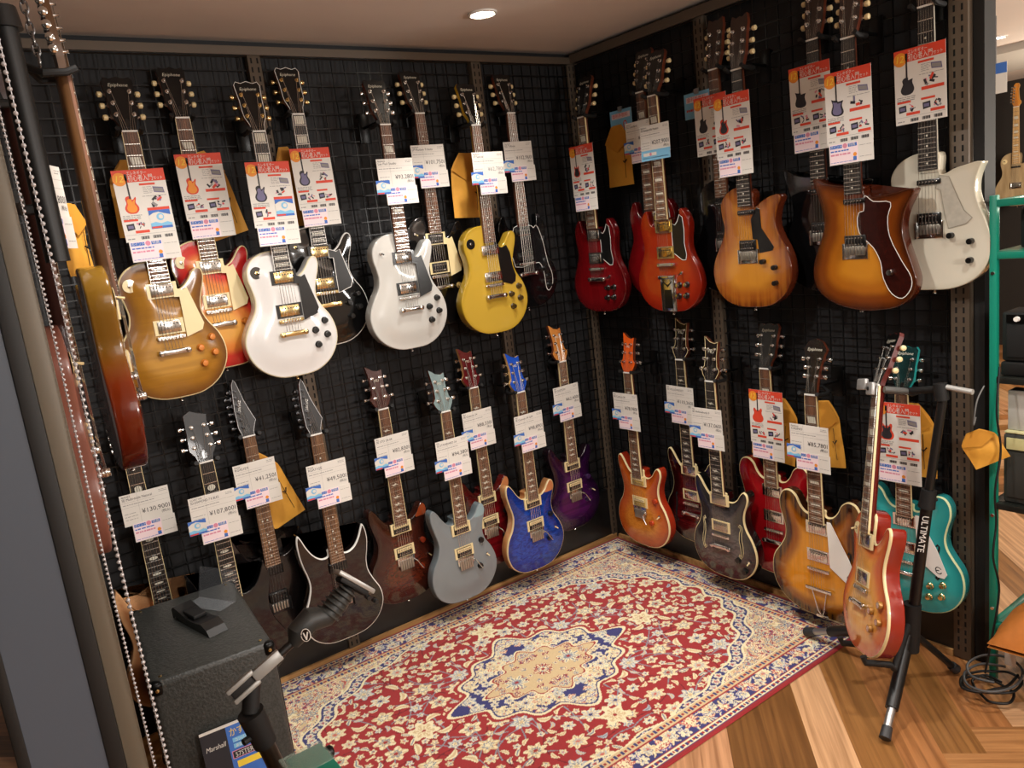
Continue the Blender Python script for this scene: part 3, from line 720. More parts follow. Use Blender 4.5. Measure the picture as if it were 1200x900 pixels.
def sky_sticker(parent, cx, cy, w, h, seed=0, z=.0022):
    b = MB(); b.box((cx, cy, 0), (w, h, .0006)); x0, y0 = cx-w/2, cy-h/2
    b.poly([(x0, y0+h), (x0, y0+h*.72), (x0+w*.2, y0+h*.85), (x0+w*.45, y0+h*.9), (x0+w*.7, y0+h*.8), (x0+w, y0+h*.7), (x0+w, y0+h)], Z1, 5)
    b.poly([(x0, y0+h*.14), (x0, y0+h*.30), (x0+w*.25, y0+h*.36), (x0+w*.5, y0+h*.26), (x0+w*.8, y0+h*.34), (x0+w, y0+h*.24), (x0+w, y0+h*.14)], Z1, 7)
    b.rect(x0, y0, x0+w, y0+h*.13, Z1, 5); b.rect(x0+w*.03, y0+h*.02, x0+w*.5, y0+h*.11, Z2, 1)
    b.disc(cx, cy+h*.12, h*.2, Z1, 7, 14); b.disc(cx+h*.03, cy+h*.12, h*.12, Z2, 0, 12)
    o = b.build('promotion_sticker', PM, parent, 0); o.location = (0, 0, z); return o
def poster(label, shape, c1, c2, sky=False, strip=True, seed=0):
    b = card_base(.148, .210); x0, x1, yt, yb = -.074, .074, .105, -.105
    b.rect(x0, yt-.036, x1, yt, Z1, 1); b.disc(x0+.019, yt-.026, .0195, Z2, 2, 20)
    b.text('12', x0+.019, yt-.034, .019, Z3, 8, .026, 'C', .2); b.text('エレキギター', x0+.042, yt-.014, .0085, Z2, 0, .055); b.text('初心者入門', x0+.042, yt-.032, .0145, Z2, 0, .070); b.text('セット', x0+.114, yt-.031, .008, Z2, 0, .026)
    minigtr(b, x0+.037, yt-.128, .120, shape, c1, c2)
    b.rect(x0+.070, yt-.047, x0+.115, yt-.041, Z1, 1); lines(b, x0+.078, x0+.105, yt-.053, 5, .0045, 4, .0013, seed)
    b.poly([(x1-.042, yt-.052), (x1-.012, yt-.056), (x1-.010, yt-.073), (x1-.040, yt-.069)], Z1, 9); b.poly([(x1-.039, yt-.056), (x1-.014, yt-.059), (x1-.013, yt-.070), (x1-.038, yt-.066)], Z2, 4)
    lines(b, x0+.072, x1-.006, yt-.080, 1, .004, 4, .0015, seed+1)
    def kit(cx, cy, k):
        r = random.Random(seed+int(cx*1e4))
        for i in range(8):
            px, py = cx+r.uniform(-.016, .016)*k, cy+r.uniform(-.012, .012)*k; a = r.uniform(0, pi); l, w = r.uniform(.008, .018)*k, r.uniform(.003, .008)*k
            b.poly([(px+u*l*cos(a)-v*w*sin(a), py+u*l*sin(a)+v*w*cos(a)) for u, v in ((-.5,-.5),(.5,-.5),(.5,.5),(-.5,.5))], Z1+i*.00006, [3, 3, 4, 6, 3, 9, 1, 3][i])
    kit(x0+.105, yt-.098, 1)
    b.rect(x0+.078, yt-.123, x1-.006, yt-.114, Z1, 1); lines(b, x0+.006, x0+.060, yt-.134, 3, .005, 4, .002, seed+2)
    for j in range(2):
        xx = x0+.006+j*.070
        if j and sky: continue
        b.rect(xx, yt-.150, xx+.040, yt-.144, Z1, 1); b.poly([(xx+.004, yt-.158), (xx+.026, yt-.156), (xx+.027, yt-.174), (xx+.005, yt-.177)], Z1, 3); b.rect(xx+.008, yt-.171, xx+.023, yt-.162, Z2, 9)
        kit(xx+.044, yt-.165, .7); b.rect(xx+.026, yt-.186, xx+.066, yt-.178, Z1, 1)
    b.rect(x0+.004, yt-.190, x1-.004, yt-.1893, Z1, 4)
    for j in range(4):
        if j == 0: lines(b, x0+.006, x0+.026, yt-.203, 1, .004, 4, .003, seed)
        else:
            for q in range(10): b.rect(x0+.010+j*.034+q*.0024, yt-.205, x0+.0113+j*.034+q*.0024+.0004*(q % 3), yt-.196, Z1, 3)
    o = b.build('sale_poster', PM, None, 0)
    if strip: coupon(o, -.068, .074, -.166, -.103, seed, .0010)
    if sky: sky_sticker(o, .036, -.045, .062, .055, seed, .0012)
    tag(o, label, 'poster', 'red-headed starter set posters'); return o
def price_card(label, price, nm1, nm2='', seed=0, blue=True, band=False, price_ink=3):
    b = card_base(.148, .105); x0, x1, yt, yb = -.074, .074, .0525, -.0525
    b.text(nm1, x0+.006, yt-.010, .0055, Z1, 3, .045); b.text(nm2, x0+.006, yt-.021, .0085, Z1, 3, .090)
    lines(b, x1-.030, x1-.006, yt-.010, 2, .005, 4, .0015, seed); b.rect(x0+.003, yt-.027, x1-.003, yt-.0265, Z1, 4)
    lines(b, x0+.006, x0+.100, yt-.036, 1, .005, 4, .0022, seed+1); b.rect(x0+.003, yt-.044, x1-.003, yt-.0435, Z1, 4)
    b.rect(x0+.052, yb, x0+.0525, yt, Z1, 4)
    b.text(price, x1-.010, yb+.032, .0150, Z1, price_ink, .085, 'R'); b.rect(x1-.007, yb+.032, x1-.005, yb+.046, Z1, 3)
    b.text('(税込)', x1-.006, yb+.019, .0075, Z1, 3, .026, 'R'); lines(b, x0+.006, x0+.045, yb+.040, 3, .010, 4, .0016, seed+2)
    if band: b.rect(x0, yb-.0, x1, yb+.013, Z1, 7)
    o = b.build('price_card', PM, None, 0)
    if band:
        q = MB(); q.box((0, yb-.010, 0), (.148, .030, .0008)); q.rect(x0, yb-.025, x1, yb+.005, Z1, 7); q.rect(x0+.012, yb-.008, x0+.08, yb+.004, Z2, 0); q.disc(x0+.050, yb-.002, .006, Z3, 6); lines(q, x0+.014, x0+.078, yb-.004, 1, .004, 5, .005, seed)
        lines(q, x0+.006, x1-.01, yb-.017, 1, .004, 5, .003, seed+3); q2 = q.build('coupon_strip', PM, o, 0); q2.location = (0, 0, .0012)
    else: coupon(o, -.052, .078, yb-.058, yb+.006, seed)
    if blue: sky_sticker(o, x0+.014, yb+.006, .056, .048, seed)
    tag(o, label, 'price card', 'white price cards'); return o
KRAFT = M('#e3a43c', .6, 0, 0, .25, 60, var=.12); KRAFTD = M('#cf8f2c', .65, var=.12, bscale=40)
def envelope(label, w=.12, h=.20, seed=0, mark=True):
    b = MB(); r = random.Random(seed)
    nx, ny = 8, 12; V = []
    for s in (0, 1):
        for j in range(ny+1):
            v = j/ny; ww = w*(1 if v < .72 else 1-.62*((v-.72)/.28)**1.3)
            for i in range(nx+1):
                u = i/nx-.5; puff = (.25-u*u)*4*min(1, (1-v)*4+.25)*min(1, v*5+.3)
                V.append((u*ww, v*h, (1 if s else -1)*.006*puff+.002*sin(9*v+seed+4*u)))
    m1 = (nx+1)*(ny+1); F = []
    for j in range(ny):
        for i in range(nx):
            a = j*(nx+1)+i; F.append((a+m1, a+m1+1, a+m1+nx+2, a+m1+nx+1)); F.append((a, a+nx+1, a+nx+2, a+1))
    for j in range(ny): a = j*(nx+1); F.append((a, a+m1, a+m1+nx+1, a+nx+1)); a += nx; F.append((a, a+nx+1, a+m1+nx+1, a+m1))
    for i in range(nx): F.append((i, i+1, i+1+m1, i+m1)); a = ny*(nx+1)+i; F.append((a, a+m1, a+m1+1, a+1))
    b.add(V, F)
    o = b.build('kraft_envelope', KRAFT, None, 60)
    f = MB(); f.add([(-w*.5*.98, h*.72, .0098), (w*.5*.98, h*.72, .0098), (w*.19, h*.985, .0068), (-w*.19, h*.985, .0068), (0, h*.55, .0110)], [(0, 4, 1), (0, 1, 2, 3)]); f.build('flap', KRAFTD, o, 0)
    if mark:
        k = MB(); k.tube([(w*.26, h*.12, .0075), (w*.27, h*.6, .0085)], .0009, 5); k.tube([(w*.20, h*.40, .009), (w*.27, h*.37, .011), (w*.34, h*.42, .009)], .0022, 5); k.build('string_tie', RUBBER, o)
    tag(o, label, 'envelope', 'yellow kraft envelopes behind the necks'); return o
def hanger(w, s, off, z, label):
    e = empty('wall_hanger', label, 'hanger', 'black guitar wall hangers'); 
    p = MB(); p.rbox((0, .01, -off+.034), (.045, .11, .006), .002); p.rbox((0, .055, -off+.026), (.045, .012, .018), .002); p.build('back_plate', BLACKHW, e)
    a = MB(); a.tube([(0, .012, -off+.036), (0, .014, -.052)], .0055, 8); a.build('arm', BLACKHW, e)
    y = MB(); R = .034
    y.tube([(-R, .004, .030), (-R, -.004, .010), (-R, -.006, -.030), (-R*.75, -.002, -.048), (0, .012, -.054), (R*.75, -.002, -.048), (R, -.006, -.030), (R, -.004, .010), (R, .004, .030)], .0075, 8); y.build('padded_yoke', RUBBER, e)
    place(e, w, s, off, z); return e

# ------------------------------------------------------------------ the guitars on the walls
WHG = [(40,385),(54,385),(120,262),(152,182),(142,164),(120,164),(46,215)]
GLP = [(31,352),(60,341),(74,348),(106,228),(98,208),(47,192),(47,260),(47,320),(31,322)]
GSG = [(40,348),(58,340),(72,354),(83,378),(96,368),(101,320),(97,270),(105,225),(100,206),(84,206),(60,222),(40,235)]
LPK = [(.081,.150),(.123,.178),(.084,.098),(.124,.128)]
SGK = [(.058,.107),(.097,.109),(.053,.064),(.092,.066)]
PRK = [(.090,.235),(.066,.130)]
LPSW = (-.088, .372)
def HB(r, c, y1=.347, y2=.232): return [(y1, 'hb', r, c), (y2, 'hb', r, c)]
def OPEN(r, b, y1=.316, y2=.215): return [(y1, 'open', r, BLACK, b), (y2, 'open', r, BLACK, b)]
EP = dict(logo='Epiphone')
def lpspec(**k):
    d = dict(shape='lp', nut=.825, knobs=LPK, switch=LPSW, guard=GLP, pickups=HB(CREAM, CHROME), **EP); d.update(k); return d
def prspec(**k):
    d = dict(shape='prs', nut=.810, scale=.635, H=.008, thick=.045, head='prs', truss=False, logo='PRS', logo_pos=(0, .107, .010, .022, 0), inlay='bird', fbbind=CREAM, frets=24, pickups=OPEN(CREAM, CREAM), bridge='trem', tail=None, trem=True, knobs=PRK, knobk='speed', switch=(.109, .167, 1), neckm=MAHOG, fb=ROSE); d.update(k); return d
def essp(**k):
    d = dict(shape='es', nut=.840, scale=.648, thick=.045, H=.008, knobs=[(.090,.120),(.135,.135),(.085,.075),(.130,.088)], joint=.36, fbbind=CREAM, **EP); d.update(k); return d
SCOOPN = M('#c07a4c', .28, 0, .5); NATS = wood('#b57a48', '#c98f5a', (60, 4, 40), .3, .4)
def e_logo(x, y, z, col=INKK):
    def f(root, L):
        b = MB(); zz = L['H']+.004+.0024 if L['guardz'] is None else L['guardz']+.0024
        b.text('Є', x, y, .026, zz, 0, None, 'C', -.15); b.build('emblem', col, root, 0)
    return f
def amber_knob(): return M('#c8772a', .25, .2, .5)
WFIN = M('#d6d4d1', .14, 0, .5); WFIN2 = M('#c4c3bd', .16, 0, .5); KFIN = M('#0a0a0b', .12, 0, .6)
G = []
def g(w, s, fr_, zn, label, yaw=0., roll=0., **k):
    G.append((w, s, .185 if fr_ else .085, zn, label, yaw, roll, k))
# top row, left wall
g('L', -1.965, 1, 2.008, 'honey amber single cutaway guitar with cream pickguard, leftmost in the top row', **lpspec(front=finish([(0,'#5e3510'),(.045,'#9a691c'),(.10,'#b98732')], 'flame', '#7a4f18', .3), side=M('#5d3316', .2, 0, .5), bind=CREAM, fbbind=CREAM, guardm=CREAM, button=CREAM, knobm=amber_knob()))
g('L', -1.778, 0, 2.062, 'cherry sunburst single cutaway guitar between the honey and white ones, top row', **lpspec(front=finish([(0,'#b0131b'),(.035,'#c8302a'),(.07,'#d8803a'),(.11,'#dda04c')]), side=M('#9c1118', .2, 0, .5), bind=CREAM, fbbind=CREAM, guardm=CREAM, button=CREAM, knobm=amber_knob()))
g('L', -1.571, 1, 1.998, 'white single cutaway guitar with gold hardware and black pickguard', **lpspec(front=WFIN, bind=M('#d9cfae', .4), headbind=WHITE, fb=EBONY, inlay='block', fbbind=WHITE, guardm=BLACK, hw=GOLD, pickups=HB(BLACK, GOLD), switchm=M('#2a2218', .4), knobm=BLACK))
g('L', -1.385, 0, 2.068, 'glossy black single cutaway guitar with gold hardware behind the white gold-trimmed one', **lpspec(front=KFIN, bind=WHITE, headbind=WHITE, fb=EBONY, inlay='block', fbbind=WHITE, guardm=BLACK, guardedge=WHITE, hw=GOLD, pickups=HB(BLACK, GOLD), switchm=M('#2a2218', .4), knobm=BLACK))
g('L', -1.102, 1, 2.010, 'pale grey-white single cutaway guitar with chrome hardware and no binding', **lpspec(front=WFIN2, fbbind=None, guardm=BLACK, pickups=HB(BLACK, CHROME), switchm=BLACK, knobm=BLACK, switch=(-.088, .372, 1)))
g('L', -.892, 0, 2.065, 'black single cutaway guitar with cream pickguard, behind the pale grey-white one', **lpspec(front=KFIN, guardm=CREAM, inlay='dot', pickups=[(.347,'open',CREAM,BLACK),(.232,'open',CREAM,BLACK)], button=CREAM, knobm=M('#c9a860', .3, .3), switch=(-.088, .372, 1)))
g('L', -.700, 1, 2.001, 'mustard yellow single cutaway guitar with black pickguard', **lpspec(front=finish([(0,'#b08f2a'),(.02,'#bd9b38')]), H=0, thick=.046, inlay='dot', pickups=[(.340,'dog',None,CHROME),(.232,'dog',None,CHROME)], guardm=BLACK, guard=[(36,352),(60,344),(84,352),(99,320),(103,270),(116,224),(110,200),(90,190),(44,205)], button=CREAM, knobm=M('#3a2a10', .3, 0, .4), switchm=BLACK, neckm=M('#c09a2c', .2, 0, .4)))
g('L', -.446, 0, 2.062, 'small black double horn guitar with white-edged pickguard, next to the yellow one', shape='sg', nut=.820, scale=.628, front=KFIN, H=0, thick=.036, logo='Epiphone', inlay='dot', pickups=[(.335,'p90',None,BLACK),(.225,'p90',None,BLACK)], guard=[(47,350),(58,340),(74,350),(96,300),(110,230),(118,180),(135,130),(128,80),(105,62),(96,80),(92,140),(70,190),(-60,185),(-47,350)], guardm=M('#0e0e10', .2, 0, .4), guardedge=WHITE, button=CREAM, knobs=[(.092,.16),(.112,.125),(.112,.085)])
# top row, right wall
g('R', -.252, 1, 2.013, 'dark cherry double horn guitar, nearest the corner in the top row', shape='sg', nut=.830, scale=.640, H=0, thick=.036, front=finish([(0,'#4e060a'),(.06,'#700b11')], 'streak', '#5c070c', .5), guard=GSG, guardedge=WHITE, pickups=HB(BLACK, CHROME, .340, .238), knobs=SGK, knobtop=CHROME, switch=(.073,.155,1), switchm=BLACK, fbbind=CREAM, button=CREAM, **EP)
g('R', -.505, 0, 2.063, 'red double horn guitar mostly hidden behind the vermilion one', shape='sg', nut=.830, scale=.640, H=0, thick=.036, front=finish([(0,'#55070a'),(.06,'#700c10')]), guard=GSG, guardedge=WHITE, pickups=HB(BLACK, CHROME, .340, .238), knobs=SGK, button=CREAM, **EP)
g('R', -.662, 1, 2.018, 'vermilion double horn guitar with long engraved vibrato tailpiece', shape='sg', nut=.830, scale=.640, H=0, thick=.036, front=finish([(0,'#741607'),(.05,'#8e250e')]), guard=GSG, guardedge=WHITE, pickups=HB(CHROME, M('#d8b05a', .15, 1), .340, .238), knobs=SGK, knobtop=CHROME, switch=(.073,.155,1), switchm=BLACK, tail='lyre', fbbind=CREAM, button=CREAM, **EP)
ARIA = dict(nut=.815, scale=.628, H=0, thick=.044, inlay='dot', head='slim', headm=M('#2a1710', .25, 0, .4), truss=False, bridge='hard', tail=None, knobk='cyl')
def thinlogo(t): return dict(logo=t, logo_pos=(0, .150, .009, .03, 0))
g('R', -.876, 0, 2.067, 'black guitar almost hidden behind the amber one, only its neck showing', shape='single', front=KFIN, neckm=MAHOG, button=CREAM, pickups=[(.335,'single',None,BLACK),(.215,'open',None,BLACK)], **ARIA)
g('R', -1.055, 1, 2.025, 'amber sunburst single cutaway guitar with black pickguard and flared horn', shape='single', front=finish([(0,'#5a260a'),(.035,'#8a4a18'),(.09,'#b97c28')], 'streak', '#b07020', .3), side=M('#5a2410', .2, 0, .5), button=CREAM, fb=EBONY, pickups=[(.338,'single',None,BLACK),(.222,'open',None,BLACK)], guard=[(17,312),(42,352),(55,344),(58,279),(105,212),(98,200),(45,193),(40,240),(20,244)], knobs=[(.062,.163),(.108,.141),(.108,.087)], **ARIA)
g('R', -1.280, 0, 2.068, 'black guitar with chrome bridge behind the amber-brown offset one', shape='offset', front=KFIN, button=CREAM, fb=EBONY, pickups=[(.338,'single',None,BLACK),(.215,'open',None,BLACK)], **ARIA)
g('R', -1.460, 1, 2.024, 'amber-brown sunburst offset guitar with tortoiseshell pickguard', shape='offset', front=finish([(0,'#3a1605'),(.035,'#6e340a'),(.07,'#a05e14'),(.115,'#bd7c20')]), side=M('#4a1c0c', .2, 0, .5), button=CREAM, fb=EBONY, pickups=[(.338,'single',None,BLACK),(.214,'open',None,BLACK)], guard=[(34,350),(61,330),(114,322),(104,282),(108,224),(144,147),(172,96),(170,64),(144,35),(114,48),(88,96),(80,147),(58,192),(14,240),(14,300),(30,305)], guardm=M('#3a120c', .15, 0, .6, var=.8, bscale=70), guardedge=WHITE, knobs=[(.112,.114)], knobm=CHROME, **ARIA)
g('R', -1.640, 0, 2.068, 'cream white guitar with pearl pickguard, last on the right wall, top row', shape='white', front=finish([(0,'#c4bfac'),(.02,'#cfcab9')]), button=CREAM, fb=EBONY, pickups=[(.325,'single',None,BLACK),(.215,'open',None,BLACK)], guard=[(30,340),(56,333),(72,292),(97,233),(120,210),(103,195),(55,185),(45,227),(34,298),(20,304)], guardm=M('#c4c0b2', .2, 0, .3, var=.35, bscale=60), guardedge=M('#8f8a7c', .4), knobs=[(.062,.163),(.118,.143),(.116,.088)], neckm=M('#d8d2be', .2, 0, .4), yaw=.0, **ARIA)
# bottom row, left wall
g('L', -2.139, 0, .996, 'natural wood horned guitar hanging behind the speaker cabinet', shape='rg', nut=.865, scale=.690, H=0, thick=.042, front=finish([(0,'#dca878'),(.02,'#b57a50'),(.05,'#6a4430')]), neckm=MAPLE, head='six', headm=MAPLE, truss=False, frets=24, inlay='oval', fb=EBONY, fbbind=CREAM, bridge='hard', tail=None, pickups=OPEN(None, BLACK, .295, .185))
g('L', -1.937, 1, .957, 'black seven string guitar with clustered chrome tuners, behind the speaker cabinet', shape='rg', nut=.820, scale=.648, H=0, thick=.042, front=M('#0b0b0c', .12, 0, .6), head='seven', headm=M('#2a2a2b', .5, 0, .1), truss=True, frets=24, inlay='oval', fb=EBONY, fbbind=CREAM, bridge='hard', tail=None, strings=7, pickups=OPEN(None, BLACK, .295, .185))
RG = dict(shape='rg', nut=.800, scale=.648, H=0, thick=.042, head='rg', headm=M('#1d1d1f', .4, 0, .1), headbind=M('#b8b8b8', .4), logo='Ibanez', logo_pos=(-.003, .105, .013, .10, 78), logom=WHITE, frets=24, inlay='dot', fb=wood('#5a3a24', '#86603f', (80, 6, 40), .5), bridge='hard', tail=None, hw=M('#4a4a4c', .3, .9), knobs=[(.095,.130),(.122,.105)], knobk='cyl', knobm=M('#3a3a3a', .3, .6), pickups=OPEN(None, BLACK, .292, .188), switch=(.112,.165,1), switchm=BLACK)
g('L', -1.758, 0, .984, 'plain black pointed-horn guitar with kraft envelope behind its neck, bottom row', front=M('#120e0e', .22, 0, .5), **RG)
g('L', -1.553, 1, .953, 'matte dark brown pointed-horn guitar with white edge binding', front=finish([(0,'#171110'),(.05,'#241a18')], 'streak', '#120d0c', .5), bind=WHITE, **RG)
g('L', -1.234, 0, .961, 'mahogany brown double cutaway guitar with figured top and cream pickup rings', **prspec(front=finish([(0,'#1c0c08'),(.04,'#3c1810'),(.09,'#5a2414')], 'quilt', '#2a0f08', .6), side=M('#3a180e', .2, 0, .5), headm=head_mat('#40160f'), scoop=M('#8a3c1c', .2, 0, .6), knobm=M('#7a2a14', .2, 0, .5)))
g('L', -1.016, 1, .911, 'flat grey double cutaway guitar with cream pickup rings', **prspec(front=M('#7d8487', .35, 0, .2), side=M('#6d787d', .35, 0, .2), headm=head_mat('#7c9090', .4), scoop=M('#8ea4aa', .2, 0, .5), knobm=BLACK))
g('L', -.809, 0, .954, 'dark red double cutaway guitar, between the grey and blue ones', **prspec(front=finish([(0,'#3c060a'),(.06,'#6a0c14')], 'flame', '#2c0408', .5), side=M('#5a1410', .2, 0, .5), headm=head_mat('#5c0c12'), headside=NATS, scoop=SCOOPN, knobm=BLACK))
g('L', -.641, 1, .908, 'bright blue quilted double cutaway guitar with natural wood edge', **prspec(front=finish([(0,'#0f2a7a'),(.06,'#1b46a8')], 'quilt', '#0a1c5c', .65), side=NATS, bind=M('#d8c090', .3, 0, .4), headm=head_mat('#1d49ad'), headside=MAPLE, scoop=SCOOPN, knobm=M('#101828', .3, 0, .3)))
g('L', -.318, 0, .970, 'deep purple double cutaway guitar next to the corner, bottom row', **prspec(front=finish([(0,'#120614'),(.03,'#280a30'),(.08,'#4a1652')], 'flame', '#1c0824', .5), side=M('#1a0c14', .2, 0, .5), headm=wood('#b06a30', '#c88440', (30, 4, 30), .3, .4), knobm=M('#38204a', .3, 0, .3)))
# bottom row, right wall
g('R', -.395, 1, .917, 'bright orange double cutaway guitar with cream binding, next to the corner', **prspec(front=finish([(0,'#8e3610'),(.03,'#b8571a'),(.08,'#d08430')], 'quilt', '#a04a14', .35), side=M('#9a2c14', .2, 0, .5), bind=CREAM, headm=head_mat('#d8591c'), knobm=M('#b0401c', .2, 0, .5), pickups=[(.316,'open',CREAM,M('#b89a50', .3),CREAM),(.215,'open',CREAM,M('#b89a50', .3),CREAM)]))
HBP = dict(shape='prs', nut=.825, scale=.640, H=.010, thick=.050, head='prs', truss=False, logo='PRS', logo_pos=(0, .107, .016, .03, 0), headm=M('#1c1412', .2, 0, .4), headbind=CREAM, inlay='bird', fbbind=CREAM, frets=22, fb=EBONY, bridge='tom', tail='stop')
g('R', -.613, 0, .970, 'dark red to black burst hollow guitar behind the charcoal one', front=finish([(0,'#0b0606'),(.02,'#240808'),(.07,'#5a1216')], 'flame', '#2a0608', .5), side=M('#120708', .2, 0, .5), bind=CREAM, pickups=HB(CREAM, CHROME, .340, .225), fholes=((-92, 150), (-1, 1)), **HBP)
g('R', -.850, 1, .919, 'charcoal grey hollow guitar with cream-edged sound holes', front=finish([(0,'#0d0c0d'),(.025,'#2c282a'),(.08,'#5c5654')], 'quilt', '#221f20', .5), side=M('#0d0c0c', .15, 0, .6), bind=CREAM, pickups=HB(CREAM, M('#b9b0a0', .25, .8), .340, .225), fholes=((-92, 175), (-1, 1), CREAM), knobs=[(.078,.10),(.10,.055)], knobk='speed', switch=(.125,.10,1), **HBP)
g('R', -1.030, 0, .962, 'cherry red twin-horn hollow guitar behind the sunburst one', front=finish([(0,'#7a0a10'),(.05,'#a01018')]), bind=CREAM, head='lp', pickups=HB(CHROME, CHROME, .355, .250), fholes=((-118, 215), (-1, 1)), button=CHROME, **essp())
g('R', -1.285, 1, .909, 'vintage sunburst twin-horn hollow guitar with white pickguard', front=finish([(0,'#140a08'),(.022,'#2e140a'),(.045,'#8e4e0e'),(.085,'#dc9014')], 'streak', '#a8701a', .3), side=M('#3a1d0e', .2, 0, .5), bind=CREAM, head='hour', headm=M('#14100e', .2, 0, .4), pickups=HB(CHROME, CHROME, .352, .245), fholes=((-118, 215), (-1,)), tail='trapeze', guard=WHG, guardm=WHITE, extras=e_logo(.122, .178, 0), logo_pos=(0, .150, .0105, .066, 0), **essp(knobs=[(.12,.16),(.15,.12),(.10,.06),(.14,.085)]))
g('R', -1.548, 0, .918, 'turquoise twin-horn hollow guitar behind the guitar stand', front=finish([(0,'#26898a'),(.05,'#36a2a0')]), bind=M('#c9d8a8', .3), head='lp', headm=M('#0e2c2c', .2, 0, .4), headside=M('#2a9492', .2, 0, .5), pickups=HB(CHROME, CHROME, .355, .250), tail='stop', fholes=((-118, 215), (-1, 1)), guard=WHG, guardm=WHITE, knobm=GOLD, extras=e_logo(.122, .178, 0), **essp())
GO = []
for w, s, off, zn, label, yw, rl, k in G:
    o = guitar('electric_guitar', label, 'electric guitars hanging on the display walls', **k)
    f = .9 if label.startswith('turquoise') else 1
    place(o, w, s, off, zn-k['nut']*f, yw, rl); GO.append(o)
    if f != 1: o.matrix_world = o.matrix_world @ Matrix.Scale(f, 4)
    short = label.split(',')[0].split(' guitar')[0]
    hanger(w, s, off, zn+.006, 'black padded hook holding the %s guitar' % short.replace(' electric', ''))
# ------------------------------------------------------------------ posters, price cards, envelopes
# z is the centre of poster plus coupon; the card centre sits .030 higher
for w, s, off, z, label, a, kw in [
 ('L', -1.971, .232, 1.760, 'red-headed poster with blue sticker on the honey amber guitar', ('lp', 1, 2), dict(sky=True, seed=11)),
 ('L', -1.757, .120, 1.814, 'red-headed poster on the cherry sunburst single cutaway guitar', ('lp', 1, 2), dict(seed=12)),
 ('L', -1.575, .232, 1.764, 'red-headed poster with blue sticker on the white gold-trimmed guitar', ('lp', 3, 9), dict(sky=True, seed=13)),
 ('L', -1.371, .120, 1.817, 'red-headed poster on the black gold-trimmed guitar, right of the white one', ('lp', 3, 9), dict(seed=14)),
 ('R', -.271, .232, 1.764, 'red-headed poster on the dark cherry double horn guitar', ('sg', 1, 3), dict(seed=15)),
 ('R', -.872, .120, 1.845, 'red-headed poster half hidden behind the one on the amber guitar', ('single', 3, 3), dict(seed=16, strip=False)),
 ('R', -1.054, .232, 1.813, 'red-headed poster on the amber sunburst single cutaway guitar', ('single', 1, 3), dict(seed=17)),
 ('R', -1.280, .120, 1.859, 'red-headed poster left of and behind the one on the offset guitar', ('offset', 3, 3), dict(seed=18)),
 ('R', -1.477, .232, 1.798, 'red-headed poster on the amber-brown offset guitar', ('offset', 3, 9), dict(seed=19)),
 ('R', -1.634, .120, 1.828, 'red-headed poster on the cream white guitar, without coupon strip', ('white', 3, 3), dict(seed=20, strip=False)),
 ('R', -1.040, .120, .749, 'red-headed poster on the cherry red twin-horn guitar in the bottom row', ('es', 1, 1), dict(seed=21)),
 ('R', -1.545, .120, .757, 'red-headed poster on the turquoise guitar behind the stand', ('es', 1, 3), dict(seed=22))]:
    o = poster(label, *a, **kw); place(o, w, s, off, z+.030, roll=random.uniform(-.02, .02))
CARDS = [
 ('L', -1.102, .232, 1.809, 'pale grey-white single cutaway guitar', '¥93,280', 'Epiphone', 'Les Paul Studio'),
 ('L', -.889, .120, 1.867, 'black guitar with cream pickguard', '¥101,750', 'Epiphone', 'LP Modern Tribute'),
 ('L', -.688, .232, 1.816, 'mustard yellow guitar', '¥62,780', 'Epiphone', 'LP Special'),
 ('L', -.448, .120, 1.865, 'small black double horn guitar', '¥102,960', 'Epiphone', 'SG Tribute'),
 ('R', -.505, .120, 1.875, 'red guitar hidden behind the vermilion one', '¥98,000', 'Epiphone', 'SG Standard'),
 ('R', -.693, .232, 1.832, 'vermilion double horn guitar, with light blue band', '¥207,900', 'Epiphone', 'SG Standard 60s Maestro'),
 ('L', -2.129, .120, .821, 'natural wood guitar behind the cabinet', '¥130,900', 'IBANEZ', 'SE Multi-scale Natural'),
 ('L', -1.951, .232, .781, 'black seven string guitar', '¥107,800', 'SCHECTER', 'SD-DIAMOND-7 R BLKS'),
 ('L', -1.766, .120, .820, 'plain black pointed-horn guitar', '¥41,250', 'Ibanez', 'RG421EX'),
 ('L', -1.550, .232, .778, 'dark brown pointed-horn guitar with white binding', '¥49,500', 'Ibanez', 'RGA71QE'),
 ('L', -1.226, .120, .780, 'mahogany brown double cutaway guitar', '¥82,830', 'PRS', 'SE STD 24-08'),
 ('L', -1.027, .232, .730, 'flat grey double cutaway guitar', '¥94,380', 'PRS', 'S2 STANDARD 24'),
 ('L', -.822, .120, .784, 'dark red double cutaway guitar', '¥88,330', 'PRS', 'SE Custom 24'),
 ('L', -.640, .232, .740, 'bright blue quilted guitar', '¥98,890', 'PRS', 'SE Custom 24 QM'),
 ('L', -.330, .120, .786, 'deep purple guitar next to the corner', '¥62,400', 'PRS', 'SE CUSTOM'),
 ('R', -.400, .232, .754, 'bright orange guitar next to the corner', '¥78,980', 'PRS', 'SE Custom 24'),
 ('R', -.614, .120, .781, 'dark red hollow guitar behind the charcoal one', '¥110,360', 'PRS', 'SE HOLLOWBODY'),
 ('R', -.847, .232, .739, 'charcoal hollow guitar', '¥137,060', 'PRS', 'SE Hollowbody II'),
 ('R', -1.293, .232, .731, 'vintage sunburst twin-horn guitar', '¥85,780', 'Epiphone', 'CASINO')]
SURE = ('¥93,280', '¥101,750', '¥102,960', '¥207,900', '¥130,900', '¥107,800', '¥41,250', '¥49,500', '¥85,780')
